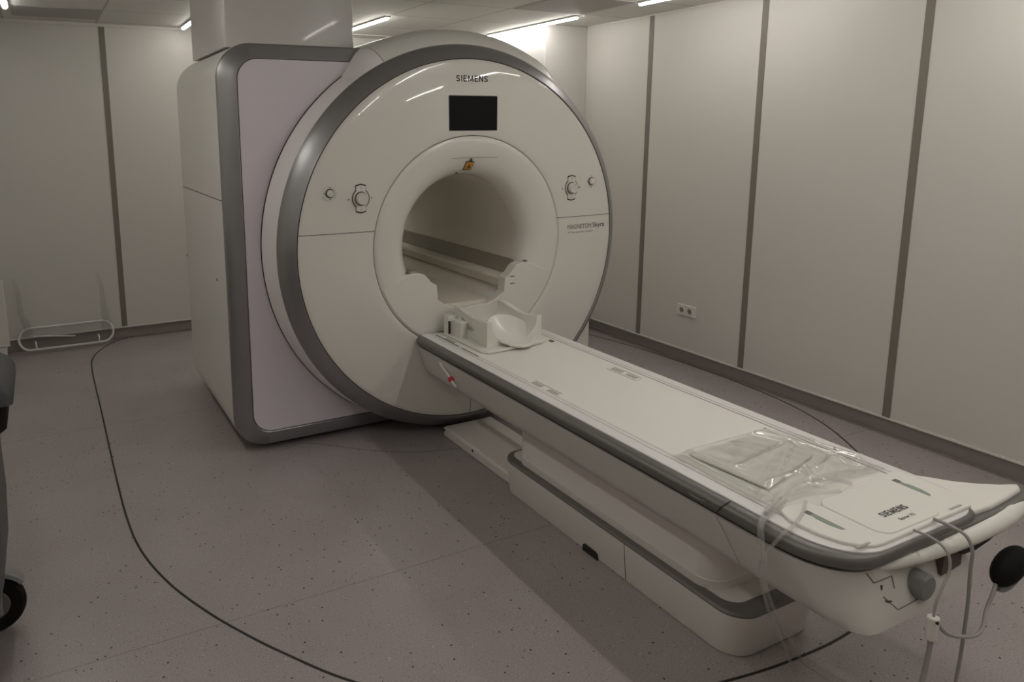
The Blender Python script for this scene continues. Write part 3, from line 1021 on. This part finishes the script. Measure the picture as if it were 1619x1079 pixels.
for s in (-1, 1):
    bm = bmesh.new()
    prism(bm, [(s * 0.186, -2.075), (s * 0.200, -2.075), (s * 0.200, -2.105), (s * 0.204, -2.112), (s * 0.204, -2.150), (s * 0.196, -2.178), (s * 0.186, -2.182)][::s], 0.596, 0.5982, 'z')
    finish('grip_slot', bm, RECESS, fmod, smooth=False)
    bm = bmesh.new()
    prism(bm, rrect(s * 0.195 - 0.008, s * 0.195 + 0.008, -2.094, -2.076, 0.002, 2), 0.597, 0.5988, 'z')
    finish('grip_catch', bm, GREYTRIM, fmod, smooth=False)
    bm = bmesh.new()
    box(bm, s * 0.2 - 0.045, s * 0.2 + 0.008, -2.252, -2.246, 0.596, 0.5982)
    finish('module_seam', bm, CREASE, fmod)
block_word('brand_lettering', 'SIEMENS', PRINT, fmod, (-0.046, -2.197, 0.6005), (1, 0.0, 0), (0, 1, 0), 0.110, 0.021)
text_part('small_lettering', 'Spine 32', PRINTG, fmod, (-0.022, -2.228, 0.6005), (1, 0.0, 0), (0, 1, 0), 0.064, 0.012, off=0.0)

# bumper across the foot end
bm = bmesh.new()
pts = []
secs = []
for (x, y, z, ry, rz_) in ((-0.17, -2.250, 0.524, 0.006, 0.008), (-0.13, -2.262, 0.525, 0.012, 0.013), (-0.08, -2.268, 0.527, 0.018, 0.018), (0.0, -2.276, 0.530, 0.024, 0.022), (0.1, -2.282, 0.532, 0.028, 0.024),
                       (0.2, -2.286, 0.534, 0.030, 0.025), (0.3, -2.288, 0.538, 0.030, 0.025), (0.38, -2.284, 0.542, 0.030, 0.024), (0.46, -2.272, 0.546, 0.028, 0.020), (0.52, -2.25, 0.550, 0.022, 0.016)):
    secs.append([(x, y + ry * math.cos(2 * PI * k / 16), z + rz_ * math.sin(2 * PI * k / 16)) for k in range(16)])
loft(bm, secs)
finish('end_bumper', bm, TABW, tab)
# broad foot-end lip that flares to the far side
bm = bmesh.new()
lip = [(0.30, -1.93), (0.335, -1.97), (0.37, -2.06), (0.405, -2.12), (0.45, -2.165), (0.50, -2.205), (0.56, -2.24), (0.58, -2.265), (0.50, -2.286), (0.30, -2.290), (0.0, -2.286), (-0.1, -2.278), (-0.14, -2.265), (0.0, -2.25), (0.2, -2.23)]
prism(bm, lip, 0.548, 0.566, 'z')
finish('foot_lip', bm, SILVER2, tab, bevel=0.006, segs=3)
bm = bmesh.new()
lip2 = [(0.25, -2.05), (0.312, -2.05), (0.345, -2.09), (0.380, -2.138), (0.425, -2.178), (0.475, -2.212), (0.53, -2.238), (0.50, -2.258), (0.42, -2.266), (0.33, -2.272), (0.24, -2.268)]
prism(bm, lip2, 0.560, 0.580, 'z')
finish('lip_cover', bm, TABW, tab, bevel=0.008, segs=3)
# front face details: grip opening, side socket, outlined latch, knob
bm = bmesh.new()
prism(bm, [(0.125, 0.512), (0.14, 0.497), (0.20, 0.492), (0.27, 0.503), (0.315, 0.520), (0.25, 0.524), (0.17, 0.520)], -2.300, -2.25, 'y')
finish('grip_opening', bm, DARK, tab)
bm = bmesh.new()
prism(bm, [(0.075, 0.448), (0.078, 0.500), (0.160, 0.512), (0.163, 0.455), (0.12, 0.450)], -2.288, -2.25, 'y')
finish('cable_socket', bm, BROWN, tab)
bm = bmesh.new()
disc_y(bm, -0.02, 0.452, [(0, -2.310), (0.030, -2.309), (0.035, -2.304), (0.036, -2.26)], 32)
finish('end_knob', bm, GREYK, tab)
lat = None
bm = bmesh.new()
def seg(bm, a, b_, wd, y0, y1):
    a = Vector((a[0], a[1])); b_ = Vector((b_[0], b_[1]))
    t_ = (b_ - a).normalized(); nn = Vector((-t_.y, t_.x)) * wd / 2
    prism(bm, [tuple(a + nn), tuple(b_ + nn), tuple(b_ - nn), tuple(a - nn)], y0, y1, 'y')
bpy.context.view_layer.update()
apr = [c for c in tab.children if c.name == 'apron'][0]
def on_apron(x, z):
    ok, loc, nrm, idx = apr.ray_cast(Vector((x, -3, z)), Vector((0, 1, 0)))
    return (x, loc.y if ok else -2.27, z)
for zz in ([(-0.208, 0.524), (-0.184, 0.494), (-0.112, 0.492), (-0.110, 0.462)], [(-0.158, 0.455), (-0.118, 0.416), (-0.06, 0.417), (0.0, 0.420)]):
    bm = bmesh.new()
    path = []
    for p_, q_ in zip(zz[:-1], zz[1:]):
        for k in range(6):
            path.append(on_apron(p_[0] + (q_[0] - p_[0]) * k / 6, p_[1] + (q_[1] - p_[1]) * k / 6))
    path.append(on_apron(*zz[-1]))
    tube(bm, path, 0.0016, 6, 1)
    finish('panel_joint', bm, GREYTRIM, tab)
bm = bmesh.new()
prism(bm, [(-0.162, 0.458), (-0.156, 0.458), (-0.156, 0.482), (-0.162, 0.482)], -2.272, -2.24, 'y')
finish('latch_slot', bm, BROWN, tab)
bm = bmesh.new()
prism(bm, [(-0.156, 0.446), (-0.132, 0.440), (-0.116, 0.418), (-0.124, 0.418)], -2.284, -2.24, 'y')
finish('latch_slot', bm, BROWN, tab)
# emergency stop on the apron
bm = bmesh.new()
tube(bm, [(-0.3145, -0.235, 0.505), (-0.3175, -0.27, 0.490), (-0.3105, -0.315, 0.462), (-0.3065, -0.345, 0.438), (-0.303, -0.372, 0.425)], 0.006, 10)
es = finish('emergency_stop', bm, RAILM, tab)
es['label'] = 'red emergency stop button on pale holder'
bm = bmesh.new()
bmesh.ops.create_cone(bm, cap_ends=True, segments=28, radius1=0.016, radius2=0.012, depth=0.016)
for v in bm.verts:
    x, y, z = v.co
    v.co = (-0.3075 - z, -0.325 + x * 1.1, 0.448 + y)
finish('stop_button', bm, RED, es)
# pedestal
def rslab(x0, x1, y0, y1, r, z, n=8):
    return [(x, y, z) for x, y in rrect(x0, x1, y0, y1, r, n)]
bm = bmesh.new()
loft(bm, [rslab(-0.172, 0.172, -1.775, -0.68, 0.07, 0.160), rslab(-0.178, 0.178, -1.782, -0.68, 0.075, 0.164), rslab(-0.180, 0.180, -1.784, -0.68, 0.075, 0.195), rslab(-0.178, 0.178, -1.782, -0.68, 0.075, 0.198),
          rslab(-0.178, 0.178, -1.782, -0.68, 0.075, 0.30), rslab(-0.183, 0.183, -1.79, -0.68, 0.075, 0.36), rslab(-0.20, 0.20, -1.82, -0.68, 0.08, 0.388)])
finish('lift_column', bm, COLM, tab)
bm = bmesh.new()
pl = loft(bm, [rslab(-0.188, 0.188, -1.885, -0.60, 0.085, 0.002), rslab(-0.190, 0.190, -1.888, -0.60, 0.085, 0.008), rslab(-0.205, 0.205, -1.908, -0.60, 0.085, 0.150)])
basep = finish('base_box', bm, COLM, tab)
bm = bmesh.new()
loft(bm, [rslab(-0.205, 0.205, -1.908, -0.60, 0.085, 0.150), rslab(-0.2065, 0.2065, -1.910, -0.60, 0.085, 0.156), rslab(-0.200, 0.200, -1.904, -0.60, 0.080, 0.163), rslab(-0.170, 0.170, -1.855, -0.62, 0.055, 0.166)])
finish('base_trim', bm, GREYTRIM, basep)
bm = bmesh.new()
loft(bm, [rslab(-0.168, 0.168, -1.852, -0.62, 0.055, 0.162), rslab(-0.168, 0.168, -1.852, -0.62, 0.055, 0.1675)])
finish('base_top', bm, COLM, basep)
bm = bmesh.new()
prism(bm, [(-1.262, 0.0), (-1.262, 0.022), (-1.250, 0.030), (-1.185, 0.030), (-1.177, 0.022), (-1.177, 0.0)], -0.1965, -0.16, 'x')
finish('base_notch', bm, DARK, basep)
bm = bmesh.new()
vs = [bm.verts.new(p) for p in ((-0.1905, -1.4125, 0.004), (-0.1905, -1.4095, 0.004), (-0.2052, -1.4095, 0.150), (-0.2052, -1.4125, 0.150))]
bm.faces.new(vs)
finish('base_seam', bm, DARK, basep)
# low channel toward the scanner
bm = bmesh.new()
loft(bm, [[(x, y, z) for x, z in ((-0.150, 0.002), (-0.152, 0.045), (-0.140, 0.052), (0.140, 0.052), (0.152, 0.045), (0.150, 0.002))] for y in (-0.598, 0.03)])
chan = finish('floor_channel', bm, COLM, tab, bevel=0.003)
for yy in (0.02, -0.27):
    bm = bmesh.new()
    prism(bm, [(yy + 0.007 * math.cos(a * PI / 5), 0.035 + 0.007 * math.sin(a * PI / 5)) for a in range(10)], -0.1535, -0.147, 'x')
    finish('channel_screw', bm, DARK, chan)

# ------------------------------------------------------------------ head coil cradle on the table
coil = thing('head_coil', 'white head coil cradle with scooped bowl on the table by the bore', 'head coil', (0, -0.2, 0.588))
CX = 0.005
ZK = 0.5885
def cradle_top(x, y):
    """rim height of the side walls along y"""
    q = (y + 0.40) / 0.36
    return 0.728 + 0.012 * math.sin(PI * min(1, max(0, q)))
bm = bmesh.new()
# outer body: sections along y of a U with thick walls
NY = 16
secs = []
for j in range(NY + 1):
    y = -0.395 + 0.33 * j / NY
    q = j / NY
    wo = 0.158 - 0.012 * math.sin(PI * q) - 0.03 * max(0, q - 0.7)      # outer half width
    wi = 0.128 - 0.015 * q
    zr = 0.722 - 0.028 * math.sin(PI * min(1, q * 1.2)) * 0.6 + 0.012 * q ** 1.5  # rim
    zb = 0.606 + 0.03 * q                                               # bottom of the bowl
    sec = [(CX - wo, y, ZK), (CX - wo, y, zr)]
    sec += [(CX - wi * 1.0, y, zr)]
    for k in range(1, 14):
        a = PI + PI * k / 14
        sec.append((CX + wi * math.cos(a), y, zr - 0.012 + (zr - 0.012 - zb) * math.sin(a)))
    sec += [(CX + wi, y, zr), (CX + wo, y, zr), (CX + wo, y, ZK)]
    secs.append(sec)
loft(bm, secs)
finish('coil_body', bm, COILM, coil, angle=40, bevel=0.005, segs=3)
# raised rear arch of the cradle
bm = bmesh.new()
secs = []
for j in range(7):
    q = j / 6
    y = -0.075 + 0.05 * q
    pts_ = []
    for k in range(17):
        a = PI * k / 16
        pts_.append((CX + (0.145 - 0.02 * q) * math.cos(a) , y, 0.655 + (0.072 - 0.008 * q) * abs(math.sin(a)) ** 0.7))
    pts_ += [(CX - 0.145 + 0.02 * q, y, ZK), (CX + 0.145 - 0.02 * q, y, ZK)]
    secs.append(pts_)
loft(bm, secs)
finish('coil_rear_arch', bm, COILM, coil, angle=40, bevel=0.004, segs=3)
# neck pad: tilted oval scoop leaning out of the cradle
bm = bmesh.new()
NU, NV = 28, 8
rows = []
for j in range(NV + 1):
    v_ = j / NV
    row = []
    for i in range(NU):
        a = 2 * PI * i / NU
        x = 0.112 * v_ * math.cos(a)
        t_ = 0.135 * v_ * math.sin(a)
        dz = 0.030 * v_ ** 2.2
        row.append((CX + 0.012 + x, -0.345 + t_ * 0.93 - 0.0, 0.628 + t_ * 0.34 + dz))
    rows.append(row)
ctr = bm.verts.new((CX + 0.012, -0.345, 0.628))
R_ = [[bm.verts.new(p) for p in row] for row in rows[1:]]
for i in range(NU):
    bm.faces.new((ctr, R_[0][i], R_[0][(i + 1) % NU]))
for A, B in zip(R_[:-1], R_[1:]):
    for i in range(NU):
        bm.faces.new((A[i], B[i], B[(i + 1) % NU], A[(i + 1) % NU]))
o = finish('neck_pad', bm, COILM, coil)
sd = o.modifiers.new('thick', 'SOLIDIFY'); sd.thickness = 0.016; sd.offset = -1
bv = o.modifiers.new('bevel', 'BEVEL'); bv.width = 0.004; bv.segments = 2; bv.limit_method = 'ANGLE'
# base plate with clip, side block with handle recess
bm = bmesh.new()
prism(bm, [(-0.20, -0.055), (-0.20, -0.42), (-0.175, -0.455), (0.15, -0.425), (0.185, -0.40), (0.20, -0.05)], 0.586, 0.600, 'z')
finish('coil_base', bm, COILM, coil, bevel=0.004)
bm = bmesh.new()
box(bm, CX - 0.198, CX - 0.140, -0.100, -0.045, ZK, 0.690)
box(bm, CX - 0.184, CX - 0.140, -0.20, -0.06, ZK, 0.678)
finish('coil_side_block', bm, COILM, coil, bevel=0.005)
bm = bmesh.new()
prism(bm, [(-0.26, 0.650), (-0.15, 0.690), (-0.15, 0.650), (-0.20, 0.640)], CX - 0.1535, CX - 0.13, 'x')
finish('handle_recess', bm, CREASE, coil)
bm = bmesh.new()
prism(bm, [(-0.17, 0.672), (-0.165, 0.680), (-0.30, 0.668), (-0.30, 0.660)], CX + 0.118, CX + 0.1245, 'x')
finish('inner_slot', bm, GREYTRIM, coil)
bm = bmesh.new()
box(bm, CX - 0.200, CX - 0.190, -0.104, -0.099, ZK, 0.665)
finish('side_gap', bm, DARK, coil)
bm = bmesh.new()
box(bm, 0.196, 0.212, -0.43, -0.405, 0.586, 0.5925)
finish('release_catch', bm, GREYTRIM, coil)

# ------------------------------------------------------------------ cushion and plastic bag
bm = bmesh.new()
cs = [(-0.190, -1.672), (-0.165, -1.940), (0.150, -1.850), (0.135, -1.672)]
def quad_pt(u, v):
    a = Vector(cs[0]).lerp(Vector(cs[3]), u); b = Vector(cs[1]).lerp(Vector(cs[2]), u)
    return a.lerp(b, v)
def cushion(bm, n=18, h=0.013):
    top, bot = [], []
    for j in range(n + 1):
        rt, rb = [], []
        for i in range(n + 1):
            u, v = i / n, j / n
            p = quad_pt(u, v)
            e = min(1, min(u, 1 - u, v, 1 - v) * 9)
            k = math.sqrt(max(0, 1 - (1 - e) ** 2))
            zz_ = 0.5905 + 0.004 + (h - 0.004) * k + 0.0015 * noise.noise(Vector((p.x * 14, p.y * 14, 0)))
            rt.append(bm.verts.new((p.x, p.y, zz_)))
            rb.append(bm.verts.new((p.x, p.y, 0.5895)))
        top.append(rt); bot.append(rb)
    for j in range(n):
        for i in range(n):
            bm.faces.new((top[j][i], top[j][i + 1], top[j + 1][i + 1], top[j + 1][i]))
            bm.faces.new((bot[j][i], bot[j + 1][i], bot[j + 1][i + 1], bot[j][i + 1]))
    for i in range(n):
        for T, B_ in ((top[0], bot[0]), (top[n], bot[n])):
            bm.faces.new((T[i], T[i + 1], B_[i + 1], B_[i]))
        bm.faces.new((top[i][0], top[i + 1][0], bot[i + 1][0], bot[i][0]))
        bm.faces.new((top[i][n], top[i + 1][n], bot[i + 1][n], bot[i][n]))
cushion(bm)
tag(finish('cushion', bm, TABW), 'thin square white cushion inside the clear plastic bag', 'cushion')

bag = thing('plastic_bag', 'clear crinkled plastic bag over the cushion near the table foot', 'plastic bag', (0, -1.85, 0.60))
BP = [(-0.250, -1.650), (0.165, -1.645), (0.262, -1.90), (0.250, -2.020), (0.060, -2.030), (-0.20, -2.000), (-0.262, -1.985)]
def bag_bound(u, v):
    L_ = Vector(BP[0]).lerp(Vector(BP[6]), v)
    Rr = Vector(BP[1]).lerp(Vector(BP[2]), v / 0.66) if v < 0.66 else Vector(BP[2]).lerp(Vector(BP[3]), (v - 0.66) / 0.34)
    return L_.lerp(Rr, u)
bm = bmesh.new()
NB = 110
random.seed(4)
ridges = [((-0.222, -1.68), (-0.238, -1.97), 0.012, 0.016), ((0.165, -1.66), (0.225, -1.80), 0.012, 0.013), ((0.19, -1.70), (0.245, -1.93), 0.016, 0.016), ((0.10, -1.69), (0.215, -1.95), 0.010, 0.016),
          ((-0.24, -1.665), (0.14, -1.66), 0.006, 0.012), ((-0.245, -1.975), (-0.02, -1.945), 0.016, 0.018), ((-0.02, -1.945), (0.02, -2.01), 0.014, 0.016), ((0.03, -2.018), (0.235, -2.005), 0.010, 0.012),
          ((-0.15, -1.83), (0.12, -1.79), 0.005, 0.014), ((-0.24, -1.985), (0.10, -1.80), 0.006, 0.018), ((0.02, -1.97), (0.20, -1.90), 0.008, 0.016)]
def segd(p, a, b_):
    a = Vector(a); b_ = Vector(b_)
    t_ = max(0, min(1, (p - a).dot(b_ - a) / (b_ - a).length_squared))
    return (p - a - (b_ - a) * t_).length
grid = []
for j in range(NB + 1):
    row = []
    for i in range(NB + 1):
        u, v = i / NB, j / NB
        p = bag_bound(u, v)
        z = 0.5925
        # clear the cushion
        inside = segd(p, (-0.05, -1.78), (0.0, -1.81))
        ins = (-0.21 < p.x < 0.17 and -1.96 < p.y < -1.655)
        if ins:
            e = min(p.x + 0.21, 0.17 - p.x, p.y + 1.96, -1.655 - p.y)
            z += 0.021 * min(1, e / 0.02)
        for a, b_, h, wd in ridges:
            d_ = segd(p, a, b_)
            z += h * math.exp(-(d_ / wd) ** 2)
        edge = min(u, 1 - u, v, 1 - v)
        nz_ = noise.noise(Vector((p.x * 24 + p.y * 10, p.y * 13, 3.1)))
        z += 0.0020 * (nz_ + 0.4) * (1 if not ins else 0.5)
        if edge < 0.015: z = min(z, 0.592 + 0.004 * (nz_ + 0.5))
        row.append(bm.verts.new((p.x, p.y, z)))
    grid.append(row)
for j in range(NB):
    for i in range(NB):
        bm.faces.new((grid[j][i], grid[j][i + 1], grid[j + 1][i + 1], grid[j + 1][i]))
o = finish('bag_film', bm, FILM, bag)
if o.data.polygons[0].normal.z < 0:
    o.data.flip_normals()
# gathered neck of the bag, arching over to the table edge
bm = bmesh.new()
tube(bm, [(0.045, -2.045, 0.606), (0.01, -2.025, 0.618), (-0.05, -1.998, 0.624), (-0.12, -1.99, 0.622), (-0.20, -2.002, 0.610), (-0.275, -2.025, 0.600), (-0.30, -2.035, 0.597)], 0.007, 10)
finish('bag_neck', bm, TUBEC, bag)
bm = bmesh.new()
tube(bm, [(-0.02, -2.055, 0.604), (-0.09, -2.035, 0.606), (-0.17, -2.02, 0.604), (-0.25, -2.025, 0.600), (-0.30, -2.035, 0.596)], 0.006, 10)
finish('bag_neck', bm, TUBEC, bag)
# clear straps hanging over the edge to the floor
tubes = [
    [(-0.20, -2.005, 0.606), (-0.27, -2.022, 0.600), (-0.315, -2.038, 0.597), (-0.338, -2.048, 0.583), (-0.346, -2.055, 0.555), (-0.350, -2.065, 0.50), (-0.350, -2.075, 0.44), (-0.30, -2.07, 0.33), (-0.22, -2.05, 0.22), (-0.13, -2.02, 0.10), (-0.075, -2.005, 0.010)],
    [(-0.20, -2.02, 0.605), (-0.27, -2.035, 0.599), (-0.313, -2.048, 0.596), (-0.336, -2.055, 0.583), (-0.343, -2.064, 0.555), (-0.346, -2.075, 0.50), (-0.345, -2.083, 0.44), (-0.28, -2.075, 0.32), (-0.18, -2.05, 0.20), (-0.08, -2.01, 0.09), (-0.01, -1.985, 0.010)],
    [(-0.16, -2.05, 0.604), (-0.22, -2.085, 0.603), (-0.29, -2.11, 0.598), (-0.330, -2.11, 0.585), (-0.343, -2.098, 0.555), (-0.350, -2.085, 0.52), (-0.352, -2.085, 0.46), (-0.346, -2.088, 0.42)]]
for tp in tubes:
    bm = bmesh.new()
    tube(bm, tp, 0.0048, 10)
    finish('tube', bm, TUBEC, bag)

# ------------------------------------------------------------------ leads over the foot end
t = thing('cable', 'thin pale lead draped over bumper into a white connector', 'cable', (-0.05, -2.36, 0.59))
bm = bmesh.new()
tube(bm, [(-0.045, -2.268, 0.602), (-0.035, -2.30, 0.598), (-0.030, -2.330, 0.588), (-0.030, -2.350, 0.565), (-0.035, -2.356, 0.53), (-0.060, -2.358, 0.50), (-0.085, -2.360, 0.465), (-0.092, -2.362, 0.43)], 0.0034, 10)
finish('lead', bm, CABLEM, t)
bm = bmesh.new()
tube(bm, [(-0.092, -2.362, 0.432), (-0.092, -2.362, 0.42), (-0.092, -2.362, 0.385), (-0.092, -2.362, 0.37)], 0.014, 16, 3)
con = finish('connector', bm, COILM, t, bevel=0.003)
bm = bmesh.new()
disc_y(bm, -0.098, 0.424, [(0, -2.3772), (0.004, -2.3772), (0.004, -2.372)], 12)
finish('connector_hole', bm, DARK, con)
bm = bmesh.new()
tube(bm, [(-0.092, -2.362, 0.372), (-0.094, -2.362, 0.33), (-0.105, -2.36, 0.25), (-0.125, -2.355, 0.15), (-0.14, -2.34, 0.06), (-0.15, -2.30, 0.009)], 0.0062, 10)
finish('lead', bm, CABLEM, t)
t = thing('cable', 'second pale lead looping through the dark grip opening to the floor', 'cable', (0.06, -2.36, 0.59))
bm = bmesh.new()
tube(bm, [(0.055, -2.262, 0.603), (0.062, -2.30, 0.600), (0.066, -2.335, 0.590), (0.068, -2.352, 0.56), (0.072, -2.352, 0.52), (0.080, -2.350, 0.47), (0.086, -2.35, 0.42), (0.088, -2.35, 0.34), (0.084, -2.35, 0.22), (0.078, -2.345, 0.10), (0.074, -2.33, 0.009)], 0.0044, 10)
finish('lead', bm, CABLEM, t)
t = thing('squeeze_bulb', 'black oval patient call bulb hanging at the right frame edge', 'call bulb', (0.36, -2.30, 0.4))
bm = bmesh.new()
bmesh.ops.create_uvsphere(bm, u_segments=32, v_segments=20, radius=1)
M_ = Matrix.Translation((0.335, -2.325, 0.420)) @ Matrix.Rotation(math.radians(-24), 4, 'Y') @ Matrix.Diagonal((0.072, 0.034, 0.046, 1))
bmesh.ops.transform(bm, matrix=M_, verts=bm.verts)
finish('bulb', bm, RUBBER, t)
bm = bmesh.new()
tube(bm, [(0.275, -2.325, 0.385), (0.255, -2.33, 0.365), (0.22, -2.335, 0.33), (0.17, -2.355, 0.318), (0.11, -2.372, 0.322), (0.05, -2.374, 0.335), (-0.02, -2.362, 0.36), (-0.055, -2.352, 0.40), (-0.062, -2.352, 0.425)], 0.005, 10)
finish('cord', bm, CABLEM, t)
bm = bmesh.new()
tube(bm, [(0.290, -2.322, 0.368), (0.33, -2.322, 0.352), (0.38, -2.322, 0.362), (0.41, -2.322, 0.395)], 0.010, 10)
finish('bulb_holder', bm, CARTW, t)

# ------------------------------------------------------------------ wall outlet
t = thing('power_outlet', 'white double power outlet low on the right wall', 'power outlet', (XR, 0.322, 0.38))
bm = bmesh.new()
prism(bm, rrect(0.240, 0.402, 0.342, 0.418, 0.008, 4), XR - 0.012, XR, 'x')
finish('cover_plate', bm, mat('outlet_white', (0.74, 0.72, 0.68), 0.3, coat=0.3), t, bevel=0.003)
for yy in (0.357, 0.287):
    bm = bmesh.new()
    n = 28
    P_ = [(0.026, -0.012), (0.026, -0.015), (0.0225, -0.015), (0.0215, -0.0125), (0.0, -0.0125)]
    rings = [[bm.verts.new((XR + dx, yy + r * math.cos(2 * PI * k / n), 0.380 + r * math.sin(2 * PI * k / n))) for k in range(n)] for r, dx in P_[:-1]]
    c_ = bm.verts.new((XR - 0.0125, yy, 0.380))
    for A, B in zip(rings[:-1], rings[1:]):
        for k in range(n):
            bm.faces.new((A[k], A[(k + 1) % n], B[(k + 1) % n], B[k]))
    for k in range(n):
        bm.faces.new((rings[-1][k], rings[-1][(k + 1) % n], c_))
    so = finish('socket', bm, mat('outlet_white', (0.7, 0.7, 0.68), 0.3), t)
    bm = bmesh.new()
    prism(bm, [(yy + 0.0185 * math.cos(a * PI / 10), 0.380 + 0.0185 * math.sin(a * PI / 10)) for a in range(20)], XR - 0.0135, XR - 0.0128, 'x')
    finish('socket_well', bm, mat('socket_grey', (0.25, 0.235, 0.21), 0.5), so)
    bm = bmesh.new()
    for dy in (-0.0095, 0.0095):
        prism(bm, [(yy + dy + 0.0032 * math.cos(a * PI / 5), 0.380 + 0.0032 * math.sin(a * PI / 5)) for a in range(10)], XR - 0.0145, XR - 0.0134, 'x')
    finish('pin_hole', bm, DARK, so)

# ------------------------------------------------------------------ tubular rack at the back wall
t = thing('tube_rack', 'white tubular loop rack with two translucent uprights at the back wall', 'rack', (-1.9, 2.74, 0))
bm = bmesh.new()
path = []
def rk(x, z):
    return (x, 2.80 - 0.45 * (0.185 - z), z)
x0_, x1_, zb_, zt_ = -2.195, -1.555, 0.030, 0.178
rr_ = (zt_ - zb_) / 2
for k in range(13):
    a = -PI / 2 + PI * k / 12
    path.append(rk(x1_ - rr_ + rr_ * math.cos(a), zb_ + rr_ + rr_ * math.sin(a)))
for k in range(13):
    a = PI / 2 + PI * k / 12
    path.append(rk(x0_ + rr_ + rr_ * math.cos(a), zb_ + rr_ + rr_ * math.sin(a)))
tube(bm, path, 0.0095, 12, 1, closed=True)
finish('loop_frame', bm, METALW, t)
for xa, xb, xc in ((-2.19, -2.165, -2.135), (-1.635, -1.61, -1.60)):
    bm = bmesh.new()
    tube(bm, [(xa, 2.795, 0.555), (xb - 0.005, 2.785, 0.44), (xb, 2.785, 0.30), (xc, 2.79, 0.20), (xc, 2.79, 0.12)], [0.012, 0.016, 0.020, 0.026, 0.034], 12)
    finish('upright', bm, FROST, t)
for xx in (-2.085, -1.66):
    bm = bmesh.new()
    tube(bm, [(xx, 2.725, 0.035), (xx, 2.735, 0.07), (xx - 0.004, 2.76, 0.085)], 0.006, 8)
    finish('hook', bm, METALW, t)
bm = bmesh.new()
tube(bm, [(-2.13, 2.80, 0.118), (-2.0, 2.79, 0.108), (-1.82, 2.78, 0.088)], 0.006, 8)
finish('rod', bm, METALW, t)

# ------------------------------------------------------------------ trolley at the left edge
cart = thing('equipment_trolley', 'grey trolley with large black castor cut by the left frame edge', 'trolley', (-2.35, -0.6, 0))
bm = bmesh.new()
loft(bm, [[(x, y, z) for x, y in rrect(-2.72, -2.160 + dx, -1.05, -0.66, 0.03, 4)] for z, dx in ((0.11, -0.02), (0.25, 0.0), (0.36, 0.028), (0.51, 0.036), (0.64, 0.034), (0.775, 0.036))])
finish('body', bm, CARTG, cart)
bm = bmesh.new()
loft(bm, [[(x, y, z) for x, y in rrect(-2.24, -2.172, -0.70, -0.66, 0.01, 3)] for z in (0.07, 0.26)])
finish('corner_post', bm, CARTW, cart)
def wheel(x, y):
    bm = bmesh.new()
    n = 40
    P_ = [(0.0, 0.012), (0.045, 0.012), (0.072, 0.016), (0.086, 0.018), (0.095, 0.010), (0.097, 0), (0.095, -0.010), (0.086, -0.018), (0.072, -0.016), (0.045, -0.012), (0.0, -0.012)]
    disc_y(bm, x, 0.097, [(r, y + d) for r, d in P_], n)
    wv = finish('castor_wheel', bm, RUBBER, cart)
    bm = bmesh.new()
    disc_y(bm, x, 0.097, [(0, y - 0.0175), (0.048, y - 0.0165), (0.052, y - 0.010)], 32)
    finish('hub', bm, GREYTRIM, wv)
    bm = bmesh.new()
    secs = []
    for k in range(9):
        a = math.radians(35 + 75 * k / 8)
        secs.append([(x + r * math.cos(a), y + d, 0.097 + r * math.sin(a)) for r, d in ((0.102, -0.026), (0.118, -0.022), (0.118, 0.022), (0.102, 0.026))])
    loft(bm, secs)
    finish('castor_fender', bm, CARTW, wv, bevel=0.003)
wheel(-2.200, -0.665)
wheel(-2.64, -0.665); wheel(-2.60, -0.99)
t = thing('carry_case', 'black case with grey lid standing on the trolley at left edge', 'case', (-2.4, -0.3, 0.6))
bpy.data.objects.remove(t, do_unlink=True)
t = thing('storage_box', 'black box with grey faceted lid standing on the trolley', 'box', (-2.35, -0.85, 0.775))
bm = bmesh.new()
loft(bm, [[(x, y, z) for x, y in rrect(-2.60, -2.078 + dx, -1.0, -0.68, 0.02, 3)] for z, dx in ((0.777, -0.04), (0.80, -0.008), (0.872, 0.0))])
finish('box_body', bm, RUBBER, t)
bm = bmesh.new()
loft(bm, [[(x, y, z) for x, y in rrect(-2.61, -2.064 + dx, -1.01, -0.67, 0.02, 3)] for z, dx in ((0.872, 0.0), (0.90, 0.0), (0.925, -0.012), (0.945, -0.045))])
finish('lid', bm, mat('lid_grey', (0.055, 0.055, 0.057), 0.6), t)
t = thing('folding_screen', 'white panel stand with tapered foot at the left frame edge', 'screen', (-2.3, 2.3, 0))
bm = bmesh.new()
loft(bm, [[(x, y, z) for x, y in rrect(-2.60, -2.235 + dx, 2.42, 2.45, 0.008, 3)] for z, dx in ((0.16, 0.0), (0.40, -0.002), (0.62, -0.006))])
finish('panel', bm, WALL, t)
bm = bmesh.new()
loft(bm, [[(x, y, z) for x, y in rrect(-2.30 - d, -2.262 + d, 2.42, 2.46, 0.006, 3)] for z, d in ((0.0, 0.0), (0.155, 0.01))])
finish('foot', bm, METALW, t)
bm = bmesh.new()
loft(bm, [[(x, y, z) for x, y in rrect(-2.60 - d, -2.56 + d, 2.42, 2.46, 0.006, 3)] for z, d in ((0.0, 0.0), (0.155, 0.01))])
finish('foot', bm, METALW, t)
